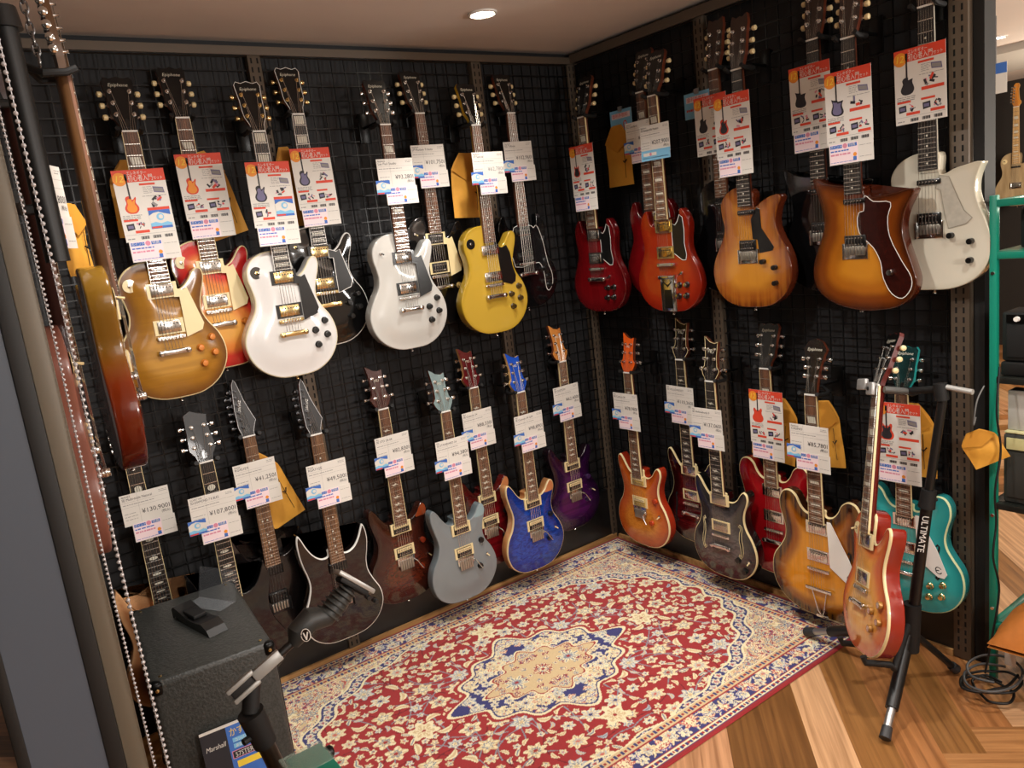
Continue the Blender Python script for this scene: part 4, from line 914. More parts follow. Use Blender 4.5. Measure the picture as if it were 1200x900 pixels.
for i, (w, s, off, z, lb, pr, n1, n2) in enumerate(CARDS):
    o = price_card(('white price card reading %s on the %s' % (pr, lb)) if pr in SURE else 'white price card on the %s' % lb, pr, n1, n2, seed=40+i*7, blue=not ('vermilion double' in lb or 'natural' in lb), band='band' in lb, price_ink=4 if 'yellow' in lb else 3)
    place(o, w, s, off, z+.027, roll=random.uniform(-.02, .02))
for i, (w, s, off, z, wd, h, rl, lb) in enumerate([
 ('L', -1.962, .070, 1.705, .135, .24, -.02, 'kraft envelope behind the poster on the honey amber guitar'),
 ('L', -1.672, .042, 1.680, .125, .29, .22, 'kraft envelope leaning out right of the cherry sunburst poster'),
 ('L', -1.425, .042, 1.690, .090, .28, .04, 'kraft envelope peeking out between the white and black gold-trimmed guitars'),
 ('L', -.700, .070, 1.655, .150, .26, -.06, 'kraft envelope behind the price card on the yellow guitar'),
 ('R', -.305, .045, 1.715, .150, .255, 0, 'kraft envelope right of the poster on the dark cherry double horn guitar'),
 ('L', -1.650, .042, .625, .130, .29, .33, 'kraft envelope leaning right behind the plain black pointed-horn guitar'),
 ('R', -1.000, .040, .585, .200, .26, -.12, 'kraft envelope sticking out left of the bottom row red-headed poster'),
 ('R', -1.255, .040, .600, .110, .25, .10, 'kraft envelope right of the card on the vintage sunburst guitar'),
 ('R', -1.555, .040, .625, .150, .25, .04, 'kraft envelope behind the stand pole and turquoise guitar poster')]):
    o = envelope(lb, wd, h, i); place(o, w, s, off, z, roll=rl)
for s, z, lb in ((-.330, 1.983, 'pale blue notice card with red zero clipped high near the corner'), (-.748, 1.970, 'pale blue notice card with red zero clipped beside the hidden black guitar neck')):
    b = card_base(.13, .095); b.rect(-.065, -.0475, .065, .0475, .0006, 7); b.rect(-.055, .012, .055, .034, Z1, 10); b.text('金利手数料', -.05, .017, .013, Z2, 1, .10); b.text('0', .012, -.034, .036, Z2, 1); lines(b, -.055, 0, -.02, 1, .01, 1, .008, 3); lines(b, .04, .058, -.022, 2, .01, 1, .005, 5)
    c = MB(); c.box((0, .05, .002), (.022, .02, .006)); o = b.build('notice_card', PM, None, 0); c.build('clip', M('#b8b8b8', .3, .6), o); place(o, 'R', s, .040, z); tag(o, lb, 'notice card')

# ------------------------------------------------------------------ guitar on the stand, stands
nr = Vector((-.80, .605, 0)).normalized(); rt = Vector((0, 0, 1)).cross(nr)
upv = Vector((0, 0, 1))*cos(.2)-nr*sin(.2); up2 = (upv*cos(.205)-rt*sin(.205)).normalized(); rt2 = up2.cross(nr).normalized(); out2 = rt2.cross(up2)
base = Vector((-.480, -1.605, .187))
sg_ = guitar('electric_guitar', 'cherry sunburst single cutaway guitar leaning on the black tripod stand', None, **lpspec(front=finish([(0,'#b5402c'),(.03,'#cc6a34'),(.065,'#dfa04c'),(.1,'#e4b060')], 'streak', '#c8783c', .25), side=M('#8a1f12', .2, 0, .5), neckm=M('#5e120c', .25, 0, .5), headside=M('#55100a', .4, 0, .1), bind=CREAM, fbbind=CREAM, guard=None, button=CREAM, knobk='speed', knobm=M('#a97838', .25, .3, .4), knobtop=CHROME))
sg_.matrix_world = Matrix(((rt2[0], up2[0], out2[0], base[0]), (rt2[1], up2[1], out2[1], base[1]), (rt2[2], up2[2], out2[2], base[2]), (0, 0, 0, 1)))
SBLK = M('#101010', .4); PAD = M('#0a0a0a', .7); GREY = M('#9c9c98', .4, .3)
def frame(ax_y, ax_z):
    z = Vector(ax_z).normalized(); y = Vector(ax_y); y = (y-z*y.dot(z)).normalized(); x = y.cross(z); return x, y, z
def stand_right():
    e = empty('guitar_stand', 'black tripod guitar stand holding the cherry sunburst guitar', 'guitar stand'); 
    hub = Vector((-.30, -1.665, .24)); top = Vector((-.235, -1.745, .97)); mid = hub.lerp(top, .54)
    for fx, fy, pad in ((-.247, -1.255, 1), (-.597, -1.741, 1), (-.127, -1.723, 0)):
        foot = Vector((fx, fy, .018 if fy < -1.4 else .026)); st = hub+Vector((0, 0, -.03)); d = foot-st
        a = MB(); a.tube([st, foot-d*.02], .011, 10)
        if pad: a.tube([st+d*.22, st+d*.74], .019, 12)
        lg = a.build('leg', SBLK, e); f = MB(); f.tube([foot-d*.10, foot], [.015, .017], 10); f.build('rubber_foot', M('#2c2c2e', .5), lg)
        if pad: c = MB(); c.tube([st+d*.74, foot-d*.10], .0125, 10); c.build('chrome_section', M('#a9a9a9', .3, .9), lg)
    p = MB(); p.tube([hub+Vector((0, 0, -.06)), mid], .017, 14); p.build('lower_pole', SBLK, e)
    p = MB(); p.tube([mid, top], .013, 12); p.build('upper_pole', SBLK, e)
    p = MB(); p.tube([mid+(top-mid)*-.05, mid+(top-mid)*.12], [.024, .021], 14); p.tube([mid, mid+Vector((.03, -.012, .004))], .007, 8); p.build('height_collar', PAD, e)
    p = MB(); p.tube([hub+Vector((0, 0, -.10)), hub+Vector((.006, -.007, .06))], .026, 14); p.build('leg_hub', PAD, e)
    for s_ in (-1, 1):
        p = MB(); q = base+rt2*.09*s_-up2*.0015
        p.tube([hub, q-out2*.062-up2*.012, q-out2*.052, q+out2*.022, q+out2*.030+up2*.018], .010, 10); p.build('support_arm', PAD, e)
    # lettering down the pole
    d = (top-hub).normalized(); x, y, z = frame(-d, Vector((-.87, -.5, 0))-d*Vector((-.87, -.5, 0)).dot(d))
    t = MB(); c0 = hub.lerp(top, .50)+z*.0178; t.xf = Matrix(((-d[0], (d.cross(z))[0]*-1, z[0], c0[0]), (-d[1], (d.cross(z))[1]*-1, z[1], c0[1]), (-d[2], (d.cross(z))[2]*-1, z[2], c0[2]), (0, 0, 0, 1)))
    q = Vector((-d)).cross(z); yv = z.cross(-d); t.xf = Matrix(((-d[0], yv[0], z[0], c0[0]), (-d[1], yv[1], z[1], c0[1]), (-d[2], yv[2], z[2], c0[2]), (0, 0, 0, 1)))
    t.text('ULTIMATE', .01, -.009, .018, 0, 0, .20); t.rect(-.045, -.010, -.012, .010, 0, 0); t.build('lettering', WHITE, e, 0)
    # head: yoke arms, jaws and release lever
    nk = base+up2*.815-out2*.012
    h = MB(); h.tube([top-d*.02, top+Vector((0, .01, .03))], .019, 12); h.tube([top+Vector((0, 0, .015)), nk-out2*.055], .011, 10); h.build('head', PAD, e)
    yk = MB(); R = .037
    yk.tube([nk-rt2*R+out2*.028, nk-rt2*R-out2*.03, nk-rt2*R*.6-out2*.055, nk+rt2*R*.6-out2*.055, nk+rt2*R-out2*.03, nk+rt2*R+out2*.02], .010, 10); yk.build('padded_yoke', M('#5a5a58', .5), e)
    gt = MB(); x = Matrix((rt2, up2, out2)).transposed()
    gt.rbox(nk+out2*.046-rt2*.062+up2*.014, (.062, .036, .014), .004, 0, x); gt.rbox(nk+out2*.046+rt2*.002, (.044, .040, .014), .005, 0, x); gt.lathe([(.006, 0), (.006, .003)], nk+out2*.053, out2, 10, 1); gt.build('locking_gate', [M('#b4b4b2', .35, .4), RUBBER], e)
    lv = MB(); a0 = Vector((-.28, -1.77, .985)); lv.tube([top+Vector((0, -.01, .02)), top+Vector((-.01, -.085, .015))], .008, 10); lv.build('lever', M('#c8c8c4', .35, .4), e)
stand_right()
def stand_left():
    e = empty('guitar_stand', 'empty black guitar stand with grey forks in front of the speaker cabinet', 'guitar stand')
    Y = -1.6
    hub = Vector((-2.12, Y, .20)); top = Vector((-2.262, Y, .885)); d = (top-hub).normalized()
    p = MB(); p.tube([hub, top-d*.06], .014, 12); p.build('pole', M('#17130f', .35, .2), e)
    p = MB(); p.tube([top-d*.085, top-d*.02], [.019, .022], 14); p.tube([top-d*.06, top-d*.06+Vector((-.03, -.01, 0))], .006, 8); p.build('height_collar', PAD, e)
    for a in (80, 170, 310):
        f = MB(); ft = Vector((hub.x+.22*cos(radians(a)), hub.y+.22*sin(radians(a)), .012)); f.tube([hub, ft], .011, 10); lg = f.build('leg', SBLK, e); q = MB(); q.tube([hub.lerp(ft, .93), ft], .015, 10); q.build('rubber_foot', PAD, lg)
    A = Vector((-2.282, Y, .904)); B = Vector((-2.193, Y, .943)); u = (B-A).normalized(); v = Vector((0, -1, .25)); x, y, z = frame(v, u); Rm = Matrix((x, y, z)).transposed()
    f = MB(); L_ = (B-A).length
    f.rbox(A+u*L_*.72, (.020, .012, L_*.56), .003, 0, Rm)
    for s_ in (-1, 1): f.rbox(A+u*L_*.24+x*s_*.010, (.009, .012, L_*.52), .003, 0, Rm)
    f.build('grey_fork', GREY, e)
    k = MB(); k.rbox(A+u*L_*.22, (.012, .009, L_*.4), .002, 0, Rm); k.tube([top-d*.02, A+u*L_*.45-y*.012], .014, 10); k.build('fork_pivot', PAD, e)
    HX = Matrix.Translation(B) @ Matrix.Scale(.77, 4) @ Matrix.Translation(-B)
    n = MB(); n.xf = HX; n.tube([B, B+u*.05], .009, 10); n.build('neck_rod', SBLK, e)
    h = MB(); h.xf = HX; P0 = B+u*.045; Q = P0+Vector((.165, .01, .040)); 
    h.tube([P0+Vector((-.01, 0, -.012)), P0+Vector((.004, 0, .012)), P0+Vector((.035, .003, .030)), P0+Vector((.075, .005, .022)), P0+Vector((.105, .008, .040)), P0+Vector((.135, .01, .060))], [.012, .026, .028, .024, .026, .020], 16)
    h.build('grip_head', M('#2b2d2c', .5), e)
    r = MB(); r.xf = HX
    for i in range(6):
        c = P0+Vector((.080+.010*i, .006, .026+.0075*i)); w_ = Vector((.8, 0, .6)); r.tube([c-w_*.002, c+w_*.002], .0295-.0008*i, 16)
    r.build('ribbed_sleeve', M('#3a3c3a', .55), e)
    b = MB(); b.xf = HX; pc = P0+Vector((.150, .0, .078)); pd = Vector((.60, -.05, -.62)).normalized(); x2, y2, z2 = frame(Vector((0, -1, .3)), pd); R2 = Matrix((x2, y2, z2)).transposed()
    b.rbox(pc, (.012, .034, .105), .004, 0, R2); b.build('grey_pad_plate', M('#a8a8a4', .35, .4), e)
    b = MB(); b.xf = HX; b.rbox(pc-x2*.011*(1 if x2.x > 0 else -1), (.012, .030, .080), .004, 0, R2); b.tube([P0+Vector((.12, .008, .052)), pc], .014, 10); b.build('rubber_pad', PAD, e)
    lg = MB(); lg.xf = HX; c = P0+Vector((.012, -.0265, .014)); R3 = Matrix.Translation(c) @ Matrix.Rotation(radians(90), 4, 'X') @ Matrix.Rotation(radians(-20), 4, 'Y')
    lg.xf = HX @ R3; lg.disc(0, 0, .0105, .0018, 0, 20, .0155); lg.disc(0, 0, .0088, .0022, 1, 20, .0138); lg.poly([(-.006, .007), (-.003, .007), (0, -.005), (.003, .007), (.006, .007), (.0012, -.011), (-.0012, -.011)], .0026, 0); lg.build('emblem', [WHITE, BLACK], e, 0)
stand_left()

# ------------------------------------------------------------------ speaker cabinet and what stands on it
TOLEX = M('#4e504d', .4, 0, 0, 1., 130, var=.9)
def cabinet():
    e = empty('speaker_cabinet', 'black vinyl covered speaker cabinet with metal corners in front of the left wall', 'speaker cabinet')
    W, D, Hh = .315, .535, .55
    b = MB(); b.rbox((0, 0, Hh/2+.012), (W, D, Hh-.024), .014, 0, None, 3); b.build('shell', TOLEX, e)
    gr = MB(); gr.rbox((W/2, 0, Hh/2), (.012, D-.06, Hh-.08), .004); gr.build('grille_cloth', M('#15120f', .9, 0, 0, .9, 500, var=.6), e)
    for sx in (-1, 1):
        for sy in (-1, 1):
            for z in (0, 1):
                c = MB(); zc = Hh-.02 if z else .030
                c.rbox((sx*(W/2-.013), sy*(D/2-.013), zc), (.034, .034, .040), .012, 0, None, 3)
                c.lathe([(.005, 0), (.005, .002), (.002, .003)], (sx*(W/2-.013), sy*(D/2+.0035), zc), (0, sy, 0), 10, 1)
                c.lathe([(.005, 0), (.005, .002), (.002, .003)], (sx*(W/2-.028), sy*(D/2-.03), zc+.0195 if z else zc), (0, 0, 1), 10, 1)
                c.build('corner_cap', [M('#141414', .3, .7), GOLD], e)
    for sx in (-1, 1):
        for sy in (-1, 1):
            f = MB(); f.lathe([(.016, 0), (.018, .014)], (sx*.11, sy*.2, 0)); f.build('foot', RUBBER, e)
    e.matrix_world = Matrix.Translation((-2.122, -.500, .0085)) @ Matrix.Rotation(radians(-5), 4, 'Z')
cabinet()
e = empty('pedal_clip', 'black curved clip holder standing on the speaker cabinet', 'clip')
b = MB()
prof = [(-.115, .030), (-.10, .040), (-.06, .032), (-.02, .022), (.03, .024), (.07, .030), (.10, .018), (.115, .0)]
for i in range(len(prof)-1):
    (x0, z0), (x1, z1) = prof[i], prof[i+1]; w0 = .028
    b.add([(x0, -w0, z0), (x1, -w0, z1), (x1, w0, z1), (x0, w0, z0), (x0, -w0, max(0, z0-.03)), (x1, -w0, max(0, z1-.03)), (x1, w0, max(0, z1-.03)), (x0, w0, max(0, z0-.03))], [(0, 1, 2, 3), (7, 6, 5, 4), (0, 4, 5, 1), (3, 2, 6, 7)])
b.add([(-.115, -.028, 0), (-.115, .028, 0), (-.115, .028, .030), (-.115, -.028, .030)], [(0, 3, 2, 1)])
b.build('curved_body', M('#0e0e0e', .4, 0, .2), e); b = MB(); b.rbox((-.02, 0, .030), (.07, .040, .012), .003); b.build('jaw', M('#070707', .6), e)
e.matrix_world = Matrix.Translation((-2.112, -.50, .5595)) @ Matrix.Rotation(radians(-78), 4, 'Z')
b = MB(); b.add([(-.09, 0, .0), (.07, 0, .0), (.09, .012, .105), (-.07, .012, .105)], [(0, 1, 2, 3)]); b.add([(-.09, -.003, .0), (.07, -.003, .0), (.09, .009, .105), (-.07, .009, .105)], [(3, 2, 1, 0)]); b.rbox((-.01, -.03, .002), (.15, .06, .003), .001)
o = b.build('acrylic_sign_holder', M('#c8d0d8', .05, 0, 0, alpha=.10), None, 20); tag(o, 'clear empty acrylic sign holder on the speaker cabinet beside the black clip', 'sign holder'); o.matrix_world = Matrix.Translation((-2.022, -.385, .560)) @ Matrix.Rotation(radians(-62), 4, 'Z')
# advert card leaning on the cabinet
b = MB(); b.box((0, 0, 0), (.155, .210, .002)); b.rect(-.0775, -.105, -.012, .105, .0013, 3); b.rect(-.012, -.105, .0775, .105, .0013, 5); b.rect(-.0775, .098, .0775, .105, .0016, 0);
b.text('Marshall', -.069, .050, .013, .0018, 0, .052, 'L', .25); b.text('かずもさ', -.004, .070, .018, .0018, 8, .076)
b.rect(.0, .050, .072, .062, .0018, 7); b.rect(.0, .034, .072, .046, .0018, 7); b.text('コンパクト設計', .006, .052, .007, .0022, 0, .06); b.text('高音質スピーカー', .006, .036, .007, .0022, 0, .06)
b.rect(-.008, .006, .074, .028, .0018, 6); b.rect(-.006, .008, .072, .026, .0021, 3); b.text('57STEREO', .0, .010, .013, .0024, 0, .066); b.rect(.0, -.02, .074, -.002, .0018, 8)
o = b.build('advert_card', PM, None, 0); tag(o, 'small black and blue amplifier advert card leaning on the speaker cabinet', 'advert card')
o.matrix_world = Matrix.Translation((-2.145, -.800, .282)) @ Matrix.Rotation(radians(-5), 4, 'Z') @ Matrix.Rotation(radians(82), 4, 'X')
b = MB(); b.box((0, 0, .087), (.12, .11, .172)); b.box((0, 0, .004), (.14, .13, .008)); o = b.build('display_plinth', M('#0f0f10', .6), None, 0); tag(o, 'small black plinth in front of the speaker cabinet under the advert card', 'plinth'); o.location = (-2.145, -.835, .001)
# teal shelf frame, lower left
TEAL = M('#0f7f68', .35, 0, .2)
e = empty('teal_display_rack', 'slim teal metal display rack at the bottom left beside the empty stand', 'rack')
for x in (-2.228, -2.192):
    for y in (-1.78, -1.70): b = MB(); b.rbox((x, y, .402), (.014, .014, .80), .002); b.build('post', TEAL, e)
b = MB(); b.rbox((-2.21, -1.74, .806), (.060, .11, .018), .004); b.build('top_plate', TEAL, e)
b = MB(); b.rbox((-2.21, -1.74, .30), (.05, .09, .010), .003); b.build('lower_plate', TEAL, e)
b = MB(); b.lathe([(.010, 0), (.010, .010), (.007, .013)], (-2.180, -1.70, .80), (1, 0, 0), 12); b.build('bolt', M('#1a1a1a', .4, .5), e)
b = MB(); b.rbox((0, 0, 0), (.07, .06, .003), .001); o = b.build('glass_plate', M('#bcd8cc', .05, 0, 0, alpha=.2), None, 20); o.location = (-2.215, -1.715, .817); tag(o, 'small clear glass plate on the teal display rack', 'glass plate')

# ------------------------------------------------------------------ left rack end: post, panel, chains, edge-on guitars
BROWN = M('#6c6354', .5, .1)
e = empty('rack_post', 'grey-brown steel rack post at the left edge of the photo', 'post'); b = MB(); b.rbox((-2.437, -1.66, 1.22), (.026, .04, 2.2), .002); b.build('post', BROWN, e)
b = MB(); b.rbox((-2.4365, -1.66, .06), (.024, .10, .12), .004); b.build('base', BROWN, e)
e = empty('display_board', 'tall slate blue board in a black frame at the left edge', 'board')
b = MB(); b.box((-2.51, -1.68, 1.1), (.090, .02, 2.2)); b.build('face', M('#4e5661', .45), e)
b = MB(); b.rbox((-2.461, -1.67, 1.1), (.021, .045, 2.2), .002); b.rbox((-2.562, -1.67, 1.1), (.014, .045, 2.2), .002); b.build('frame', M('#0d0c0a', .6), e)
b = MB(); b.tube([(-2.367, -1.45, 1.62), (-2.367, -1.45, 1.955)], .017, 14); b.tube([(-2.367, -1.45, 1.955), (-2.367, -1.45, 1.985)], [.024, .020], 14)
for z in (1.70, 1.966): b.tube([(-2.42, -1.655, z), (-2.40, -1.45, z), (-2.367, -1.45, z)], .008, 8)
o = b.build('padded_bar', M('#070707', .5), None); tag(o, 'short black padded upright bar at the top left behind the ball chains', 'bar')
def ball_chain(x, y, z0, z1, r, lb):
    b = MB(); n = int((z1-z0)/(r*3.1))
    for i in range(n):
        z = z0+(i+.5)*(z1-z0)/n; b.lathe([(r*.3, -r*.95), (r*.8, -r*.6), (r, 0), (r*.8, r*.6), (r*.3, r*.95)], (x+.0015*sin(z*9), y, z), seg=8)
    b.tube([(x, y, z0), (x, y, z1)], r*.22, 5); o = b.build('ball_chain', M('#c9c9cc', .25, .4), None); tag(o, lb, 'chain', 'hanging ball chains')
ball_chain(-2.403, -1.70, .05, 1.90, .0030, 'thicker right-hand silver ball chain hanging in front of the rack post')
ball_chain(-2.419, -1.695, .05, 1.88, .0022, 'thinner left-hand silver ball chain hanging in front of the rack post')
b = MB(); zz = 2.02; i = 0
while zz < 2.325:
    P = [(.0062*cos(a), .013*sin(a)) for a in np.linspace(0, 2*pi, 13)]
    b.tube([(-2.272-(zz-2.03)*.05+(p if i % 2 else 0), -1.0+(0 if i % 2 else p), zz+q) for p, q in P], .0024, 6, cap=False); zz += .0195; i += 1
o = b.build('link_chain', M('#8a8a8c', .25, .9), None); tag(o, 'dark metal link chain hanging from the ceiling at top left', 'chain')
def rim_gradient():
    m, N, L, P = nm('rim_fade'); tc = N.new('ShaderNodeTexCoord'); s = N.new('ShaderNodeSeparateXYZ'); L.new(tc.outputs['Object'], s.inputs[0])
    r = N.new('ShaderNodeValToRGB'); e = r.color_ramp.elements; e[0].position = .05; e[0].color = lin('#5a1206'); e[1].position = .42; e[1].color = lin('#8f6a22'); k = e.new(.2); k.color = lin('#7a2c0a'); k = e.new(.27); k.color = lin('#7d5518')
    L.new(s.outputs['Y'], r.inputs['Fac']); L.new(r.outputs['Color'], P.inputs['Base Color']); P.inputs['Roughness'].default_value = .18; P.inputs['Coat Weight'].default_value = .6; return m
RIMG = rim_gradient()
def side_place(o, x, y, z, yaw):
    o.matrix_world = Matrix(((0, 0, 1, x), (1, 0, 0, y), (0, 1, 0, z), (0, 0, 0, 1))) @ Matrix.Rotation(yaw, 4, 'Y')
o = guitar('electric_guitar', 'amber and red single cutaway guitar seen edge-on at the left edge', 'guitars on the left rack', **lpspec(front=RIMG, side=RIMG, neckm=wood('#4a2f18', '#5e3e20', (60, 4, 40), .4, .2), head='six', headm=wood('#4a2f18', '#5e3e20', (60, 4, 40), .4, .2), logo=None, truss=False)); side_place(o, -2.235, -.95, 2.0-.825, -.06)
o = guitar('electric_guitar', 'pink bodied guitar with dark neck seen edge-on, leftmost', 'guitars on the left rack', **lpspec(front=M('#8a5648', .3, 0, .4), side=M('#8a5648', .3, 0, .4), neckm=M('#2e120c', .3, 0, .3), button=CREAM, guard=None)); side_place(o, -2.362, -1.16, 1.90-.825, -.03)
for (x, y, z, lb) in ((-2.235, -.95, 2.006, 'black padded hook holding the edge-on amber guitar'), (-2.362, -1.16, 1.906, 'black padded hook holding the edge-on pink guitar')):
    e = empty('wall_hanger', lb, 'hanger', 'black guitar wall hangers'); R = .034
    q = MB(); q.tube([(-R, .004, .030), (-R, -.004, .010), (-R, -.006, -.030), (0, .012, -.054), (R, -.006, -.030), (R, -.004, .010), (R, .004, .030)], .0075, 8); q.build('padded_yoke', RUBBER, e); q = MB(); q.tube([(0, .012, -.054), (0, .012, -.10)], .006, 8); q.build('arm', BLACKHW, e); side_place(e, x, y, z, 0)
o = price_card('white price card beside the edge-on pink guitar neck', '¥98,800', 'Fender', 'ST', seed=303, blue=False); o.matrix_world = Matrix.Translation((-2.312, -1.05, 1.765)) @ Matrix.Rotation(radians(90), 4, 'X') @ Matrix.Rotation(radians(62), 4, 'Y')
o = envelope('kraft envelope beside the edge-on amber guitar neck', .09, .16, 5); o.matrix_world = Matrix.Translation((-2.255, -.82, 1.60)) @ Matrix.Rotation(radians(90), 4, 'X') @ Matrix.Rotation(radians(50), 4, 'Y')
# ------------------------------------------------------------------ teal shelf unit, right edge
def shelf_right():
    e = empty('teal_shelf_unit', 'teal metal shelf unit with amplifiers at the right edge', 'shelf unit')
    x0, x1, y0, y1 = -.075, .32, -1.815, -2.65
    for x in (x0, x1):
        for y in (y0, y1): b = MB(); b.rbox((x+.0, y, .76), (.020, .020, 1.52), .002); b.build('post', TEAL, e)
    b = MB()
    for z, n in ((1.497, 'top_frame'), (1.35, 'shelf'), (.985, 'shelf'), (.592, 'shelf'), (.19, 'shelf')):
        b = MB()
        for x in (x0, x1): b.rbox((x, (y0+y1)/2, z), (.018, y0-y1, .020), .002)
        for y in (y0, y1): b.rbox(((x0+x1)/2, y, z), (x1-x0, .018, .020), .002)
        if n == 'shelf': b.box(((x0+x1)/2, (y0+y1)/2, z+.008), (x1-x0-.02, y0-y1-.02, .006))
        b.build(n, TEAL if z not in (.985, .592) else M('#1a1c18', .45), e)
    b = MB(); b.box((x1-.012, (y0+y1)/2, .77), (.004, y0-y1-.03, 1.14)); b.build('back_panel', M('#15130f', .7), e)
    for z in (.25, .56, 1.30): b = MB(); b.lathe([(.006, 0), (.005, .003)], (x0-.010, y0, z), (-1, 0, 0), 10); b.build('bolt', CHROME, e)
shelf_right()
def amp(name, lb, c, d, shell, front, cat='amplifier', knobs=5, top=None, rotz=0.):
    e = empty(name, lb, cat); b = MB(); b.rbox((0, 0, d[2]/2), d, .008, 0, None, 2); b.build('case', shell, e)
    f = MB(); f.rbox((-d[0]/2-.002, 0, d[2]*.42), (.006, d[1]*.92, d[2]*.66), .002); f.build('grille', front, e)
    p = MB(); p.box((-d[0]/2-.002, 0, d[2]*.87), (.005, d[1]*.92, d[2]*.16)); p.build('control_panel', top or BLACKHW, e)
    for i in range(knobs): k = MB(); k.lathe([(.008, 0), (.007, .010)], (-d[0]/2-.004, -d[1]*.38+i*d[1]*.76/max(1, knobs-1), d[2]*.87), (-1, 0, 0), 10); k.build('knob', WHITE, e)
    e.matrix_world = Matrix.Translation(c) @ Matrix.Rotation(rotz, 4, 'Z'); return e
amp('small_amplifier', 'black box amplifier on the top shelf of the teal unit', (.10, -1.985, 1.362), (.22, .26, .12), M('#151515', .6, bump=.3), M('#0a0a0a', .8))
# sloped panel effects unit
e = empty('effects_unit', 'black multi-effects unit with sloped control panel on the teal shelf', 'effects unit')
b = MB(); b.add([(-.06, -.2, 0), (.10, -.2, 0), (.10, .2, 0), (-.06, .2, 0), (-.04, -.2, .20), (.06, -.2, .26), (.06, .2, .26), (-.04, .2, .20)], [(0, 3, 2, 1), (4, 5, 6, 7), (0, 1, 5, 4), (1, 2, 6, 5), (2, 3, 7, 6), (3, 0, 4, 7)]); b.build('case', M('#17171a', .45), e)
R0 = Matrix(((0, -.0995, -.995, -.0605), (-1, 0, 0, 0), (0, .995, -.0995, 0), (0, 0, 0, 1))); R0 = Matrix(((0, .0995, -.995, -.061), (-1, 0, 0, 0), (0, .995, .0995, 0), (0, 0, 0, 1)))
b = MB(); b.xf = R0; b.rect(-.19, .165, -.16, .185, .001, 5); lines(b, -.15, .15, .165, 1, .01, 0, .008, 3); lines(b, -.18, -.08, .135, 2, .012, 4, .004, 4); b.rect(-.05, .12, .12, .15, .001, 4); lines(b, -.18, -.10, .10, 3, .02, 4, .003, 9)
for i in range(4): b.tube([(-.17+i*.012, .05, .001), (-.15+i*.012, .085, .004)], .004, 6, 8)
b.build('panel_print', PM, e, 0)
for i in range(6): b = MB(); b.xf = R0; b.lathe([(.010, 0), (.009, .014)], (-.02+.05*(i % 3), .05+.05*(i//3), 0), seg=12); b.build('knob', M('#2a2a2a', .4), e)
e.matrix_world = Matrix.Translation((.15, -2.030, .998))
e = empty('flat_pedal', 'flat black pedal board with blue badge under the black amplifier', 'pedal'); b = MB(); b.rbox((0, 0, .02), (.16, .40, .040), .004); b.build('case', M('#131313', .5), e); b = MB(); b.rect(-.05, .008, .12, .024, .081, 0); b.box((-.081, .05, .022), (.002, .10, .016)); b.v = b.v[4:]; b.f = [tuple(i-4 for i in f) for f in b.f[1:]]; b.m = b.m[1:]; b.build('badge', M('#2a66c8', .4), e); e.matrix_world = Matrix.Translation((.010, -2.030, .998))
amp('combo_amplifier', 'black combo amplifier with white sheet on top, right edge', (-.012, -2.010, 1.040), (.105, .36, .145), M('#141414', .6, bump=.3), M('#0c0c0c', .8))
b = MB(); b.box((0, 0, 0), (.10, .16, .001)); lines(b, -.04, .04, .05, 6, .016, 4, .003, 8); o = b.build('paper_sheet', PM, None, 0); o.location = (-.012, -2.0, 1.1865); tag(o, 'white paper sheet lying on the black combo amplifier', 'paper')
amp('desktop_amplifier', 'grey desktop amplifier with cream top on the right edge shelf', (.055, -1.980, .604), (.24, .29, .215), M('#3c3c38', .5), M('#33332f', .7), top=M('#c9c48e', .5), knobs=0)
b = MB(); b.rbox((0, 0, 0), (.235, .285, .006), .002); o = b.build('cream_lid', M('#cfc998', .5), None); o.location = (.055, -1.980, .8235); tag(o, 'cream coloured flat lid on the grey desktop amplifier', 'lid')
# acoustic guitar body in the dark bay
e = empty('acoustic_guitar', 'brown acoustic guitar body lying in the dark lower bay of the teal shelf', 'acoustic guitar')
oo = [tuple(Vector(p)*.72) for p in outline('lp')]
oo = mm([(0,0),(90,4),(150,40),(175,110),(150,180),(115,230),(112,270),(125,320),(110,370),(50,395),(0,398),(-50,395),(-110,370),(-125,320),(-112,270),(-115,230),(-150,180),(-175,110),(-150,40),(-90,4)])
b = MB(); b.prism([(x*.9, y*.9) for x, y in oo], -.04, .04, 0, 1); b.build('body', [wood('#7a5320', '#8f662c', (60, 4, 4), .3, .4), MAHOG], e, 30)
b = MB(); b.disc(0, .22, .045, .0405, 0, 24); b.build('sound_hole', M('#0a0806', .8), e); b = MB(); b.rbox((0, .10, .045), (.14, .022, .008), .003); b.build('bridge', EBONY, e); b = MB(); b.box((0, .29, .045), (.05, .16, .012)); b.build('neck', EBONY, e)
e.matrix_world = Matrix.Translation((.20, -2.00, .205)) @ Matrix(((0, 0, -1, 0), (-1, 0, 0, 0), (0, 1, 0, 0), (0, 0, 0, 1)))
# orange bag, envelopes, tag and cables
b = MB(); nx = 14; V = []
rg_ = random.Random(3)
for j in range(nx+1):
    for i in range(nx+1):
        u, v = i/nx-.5, j/nx-.5; V.append((u*.26, v*.34, .012+.115*max(0, 1-(2*u)**2)**.6*max(0, 1-(2*v)**2)**.6+.012*sin(14*u+5*v)*cos(11*v)*(1-abs(2*u))))
b.add(V, [(j*(nx+1)+i, j*(nx+1)+i+1, (j+1)*(nx+1)+i+1, (j+1)*(nx+1)+i) for j in range(nx) for i in range(nx)]); b.add([(-.13, -.17, 0), (.13, -.17, 0), (.13, .17, 0), (-.13, .17, 0)], [(0, 3, 2, 1)])
o = b.build('orange_bag', M('#c9782c', .7, 0, 0, .4, 40, var=.3), None, 70); o.matrix_world = Matrix.Translation((-.095, -2.022, .204)) @ Matrix.Rotation(.1, 4, 'Z'); tag(o, 'crumpled orange-brown paper bag on the lowest teal shelf', 'bag')
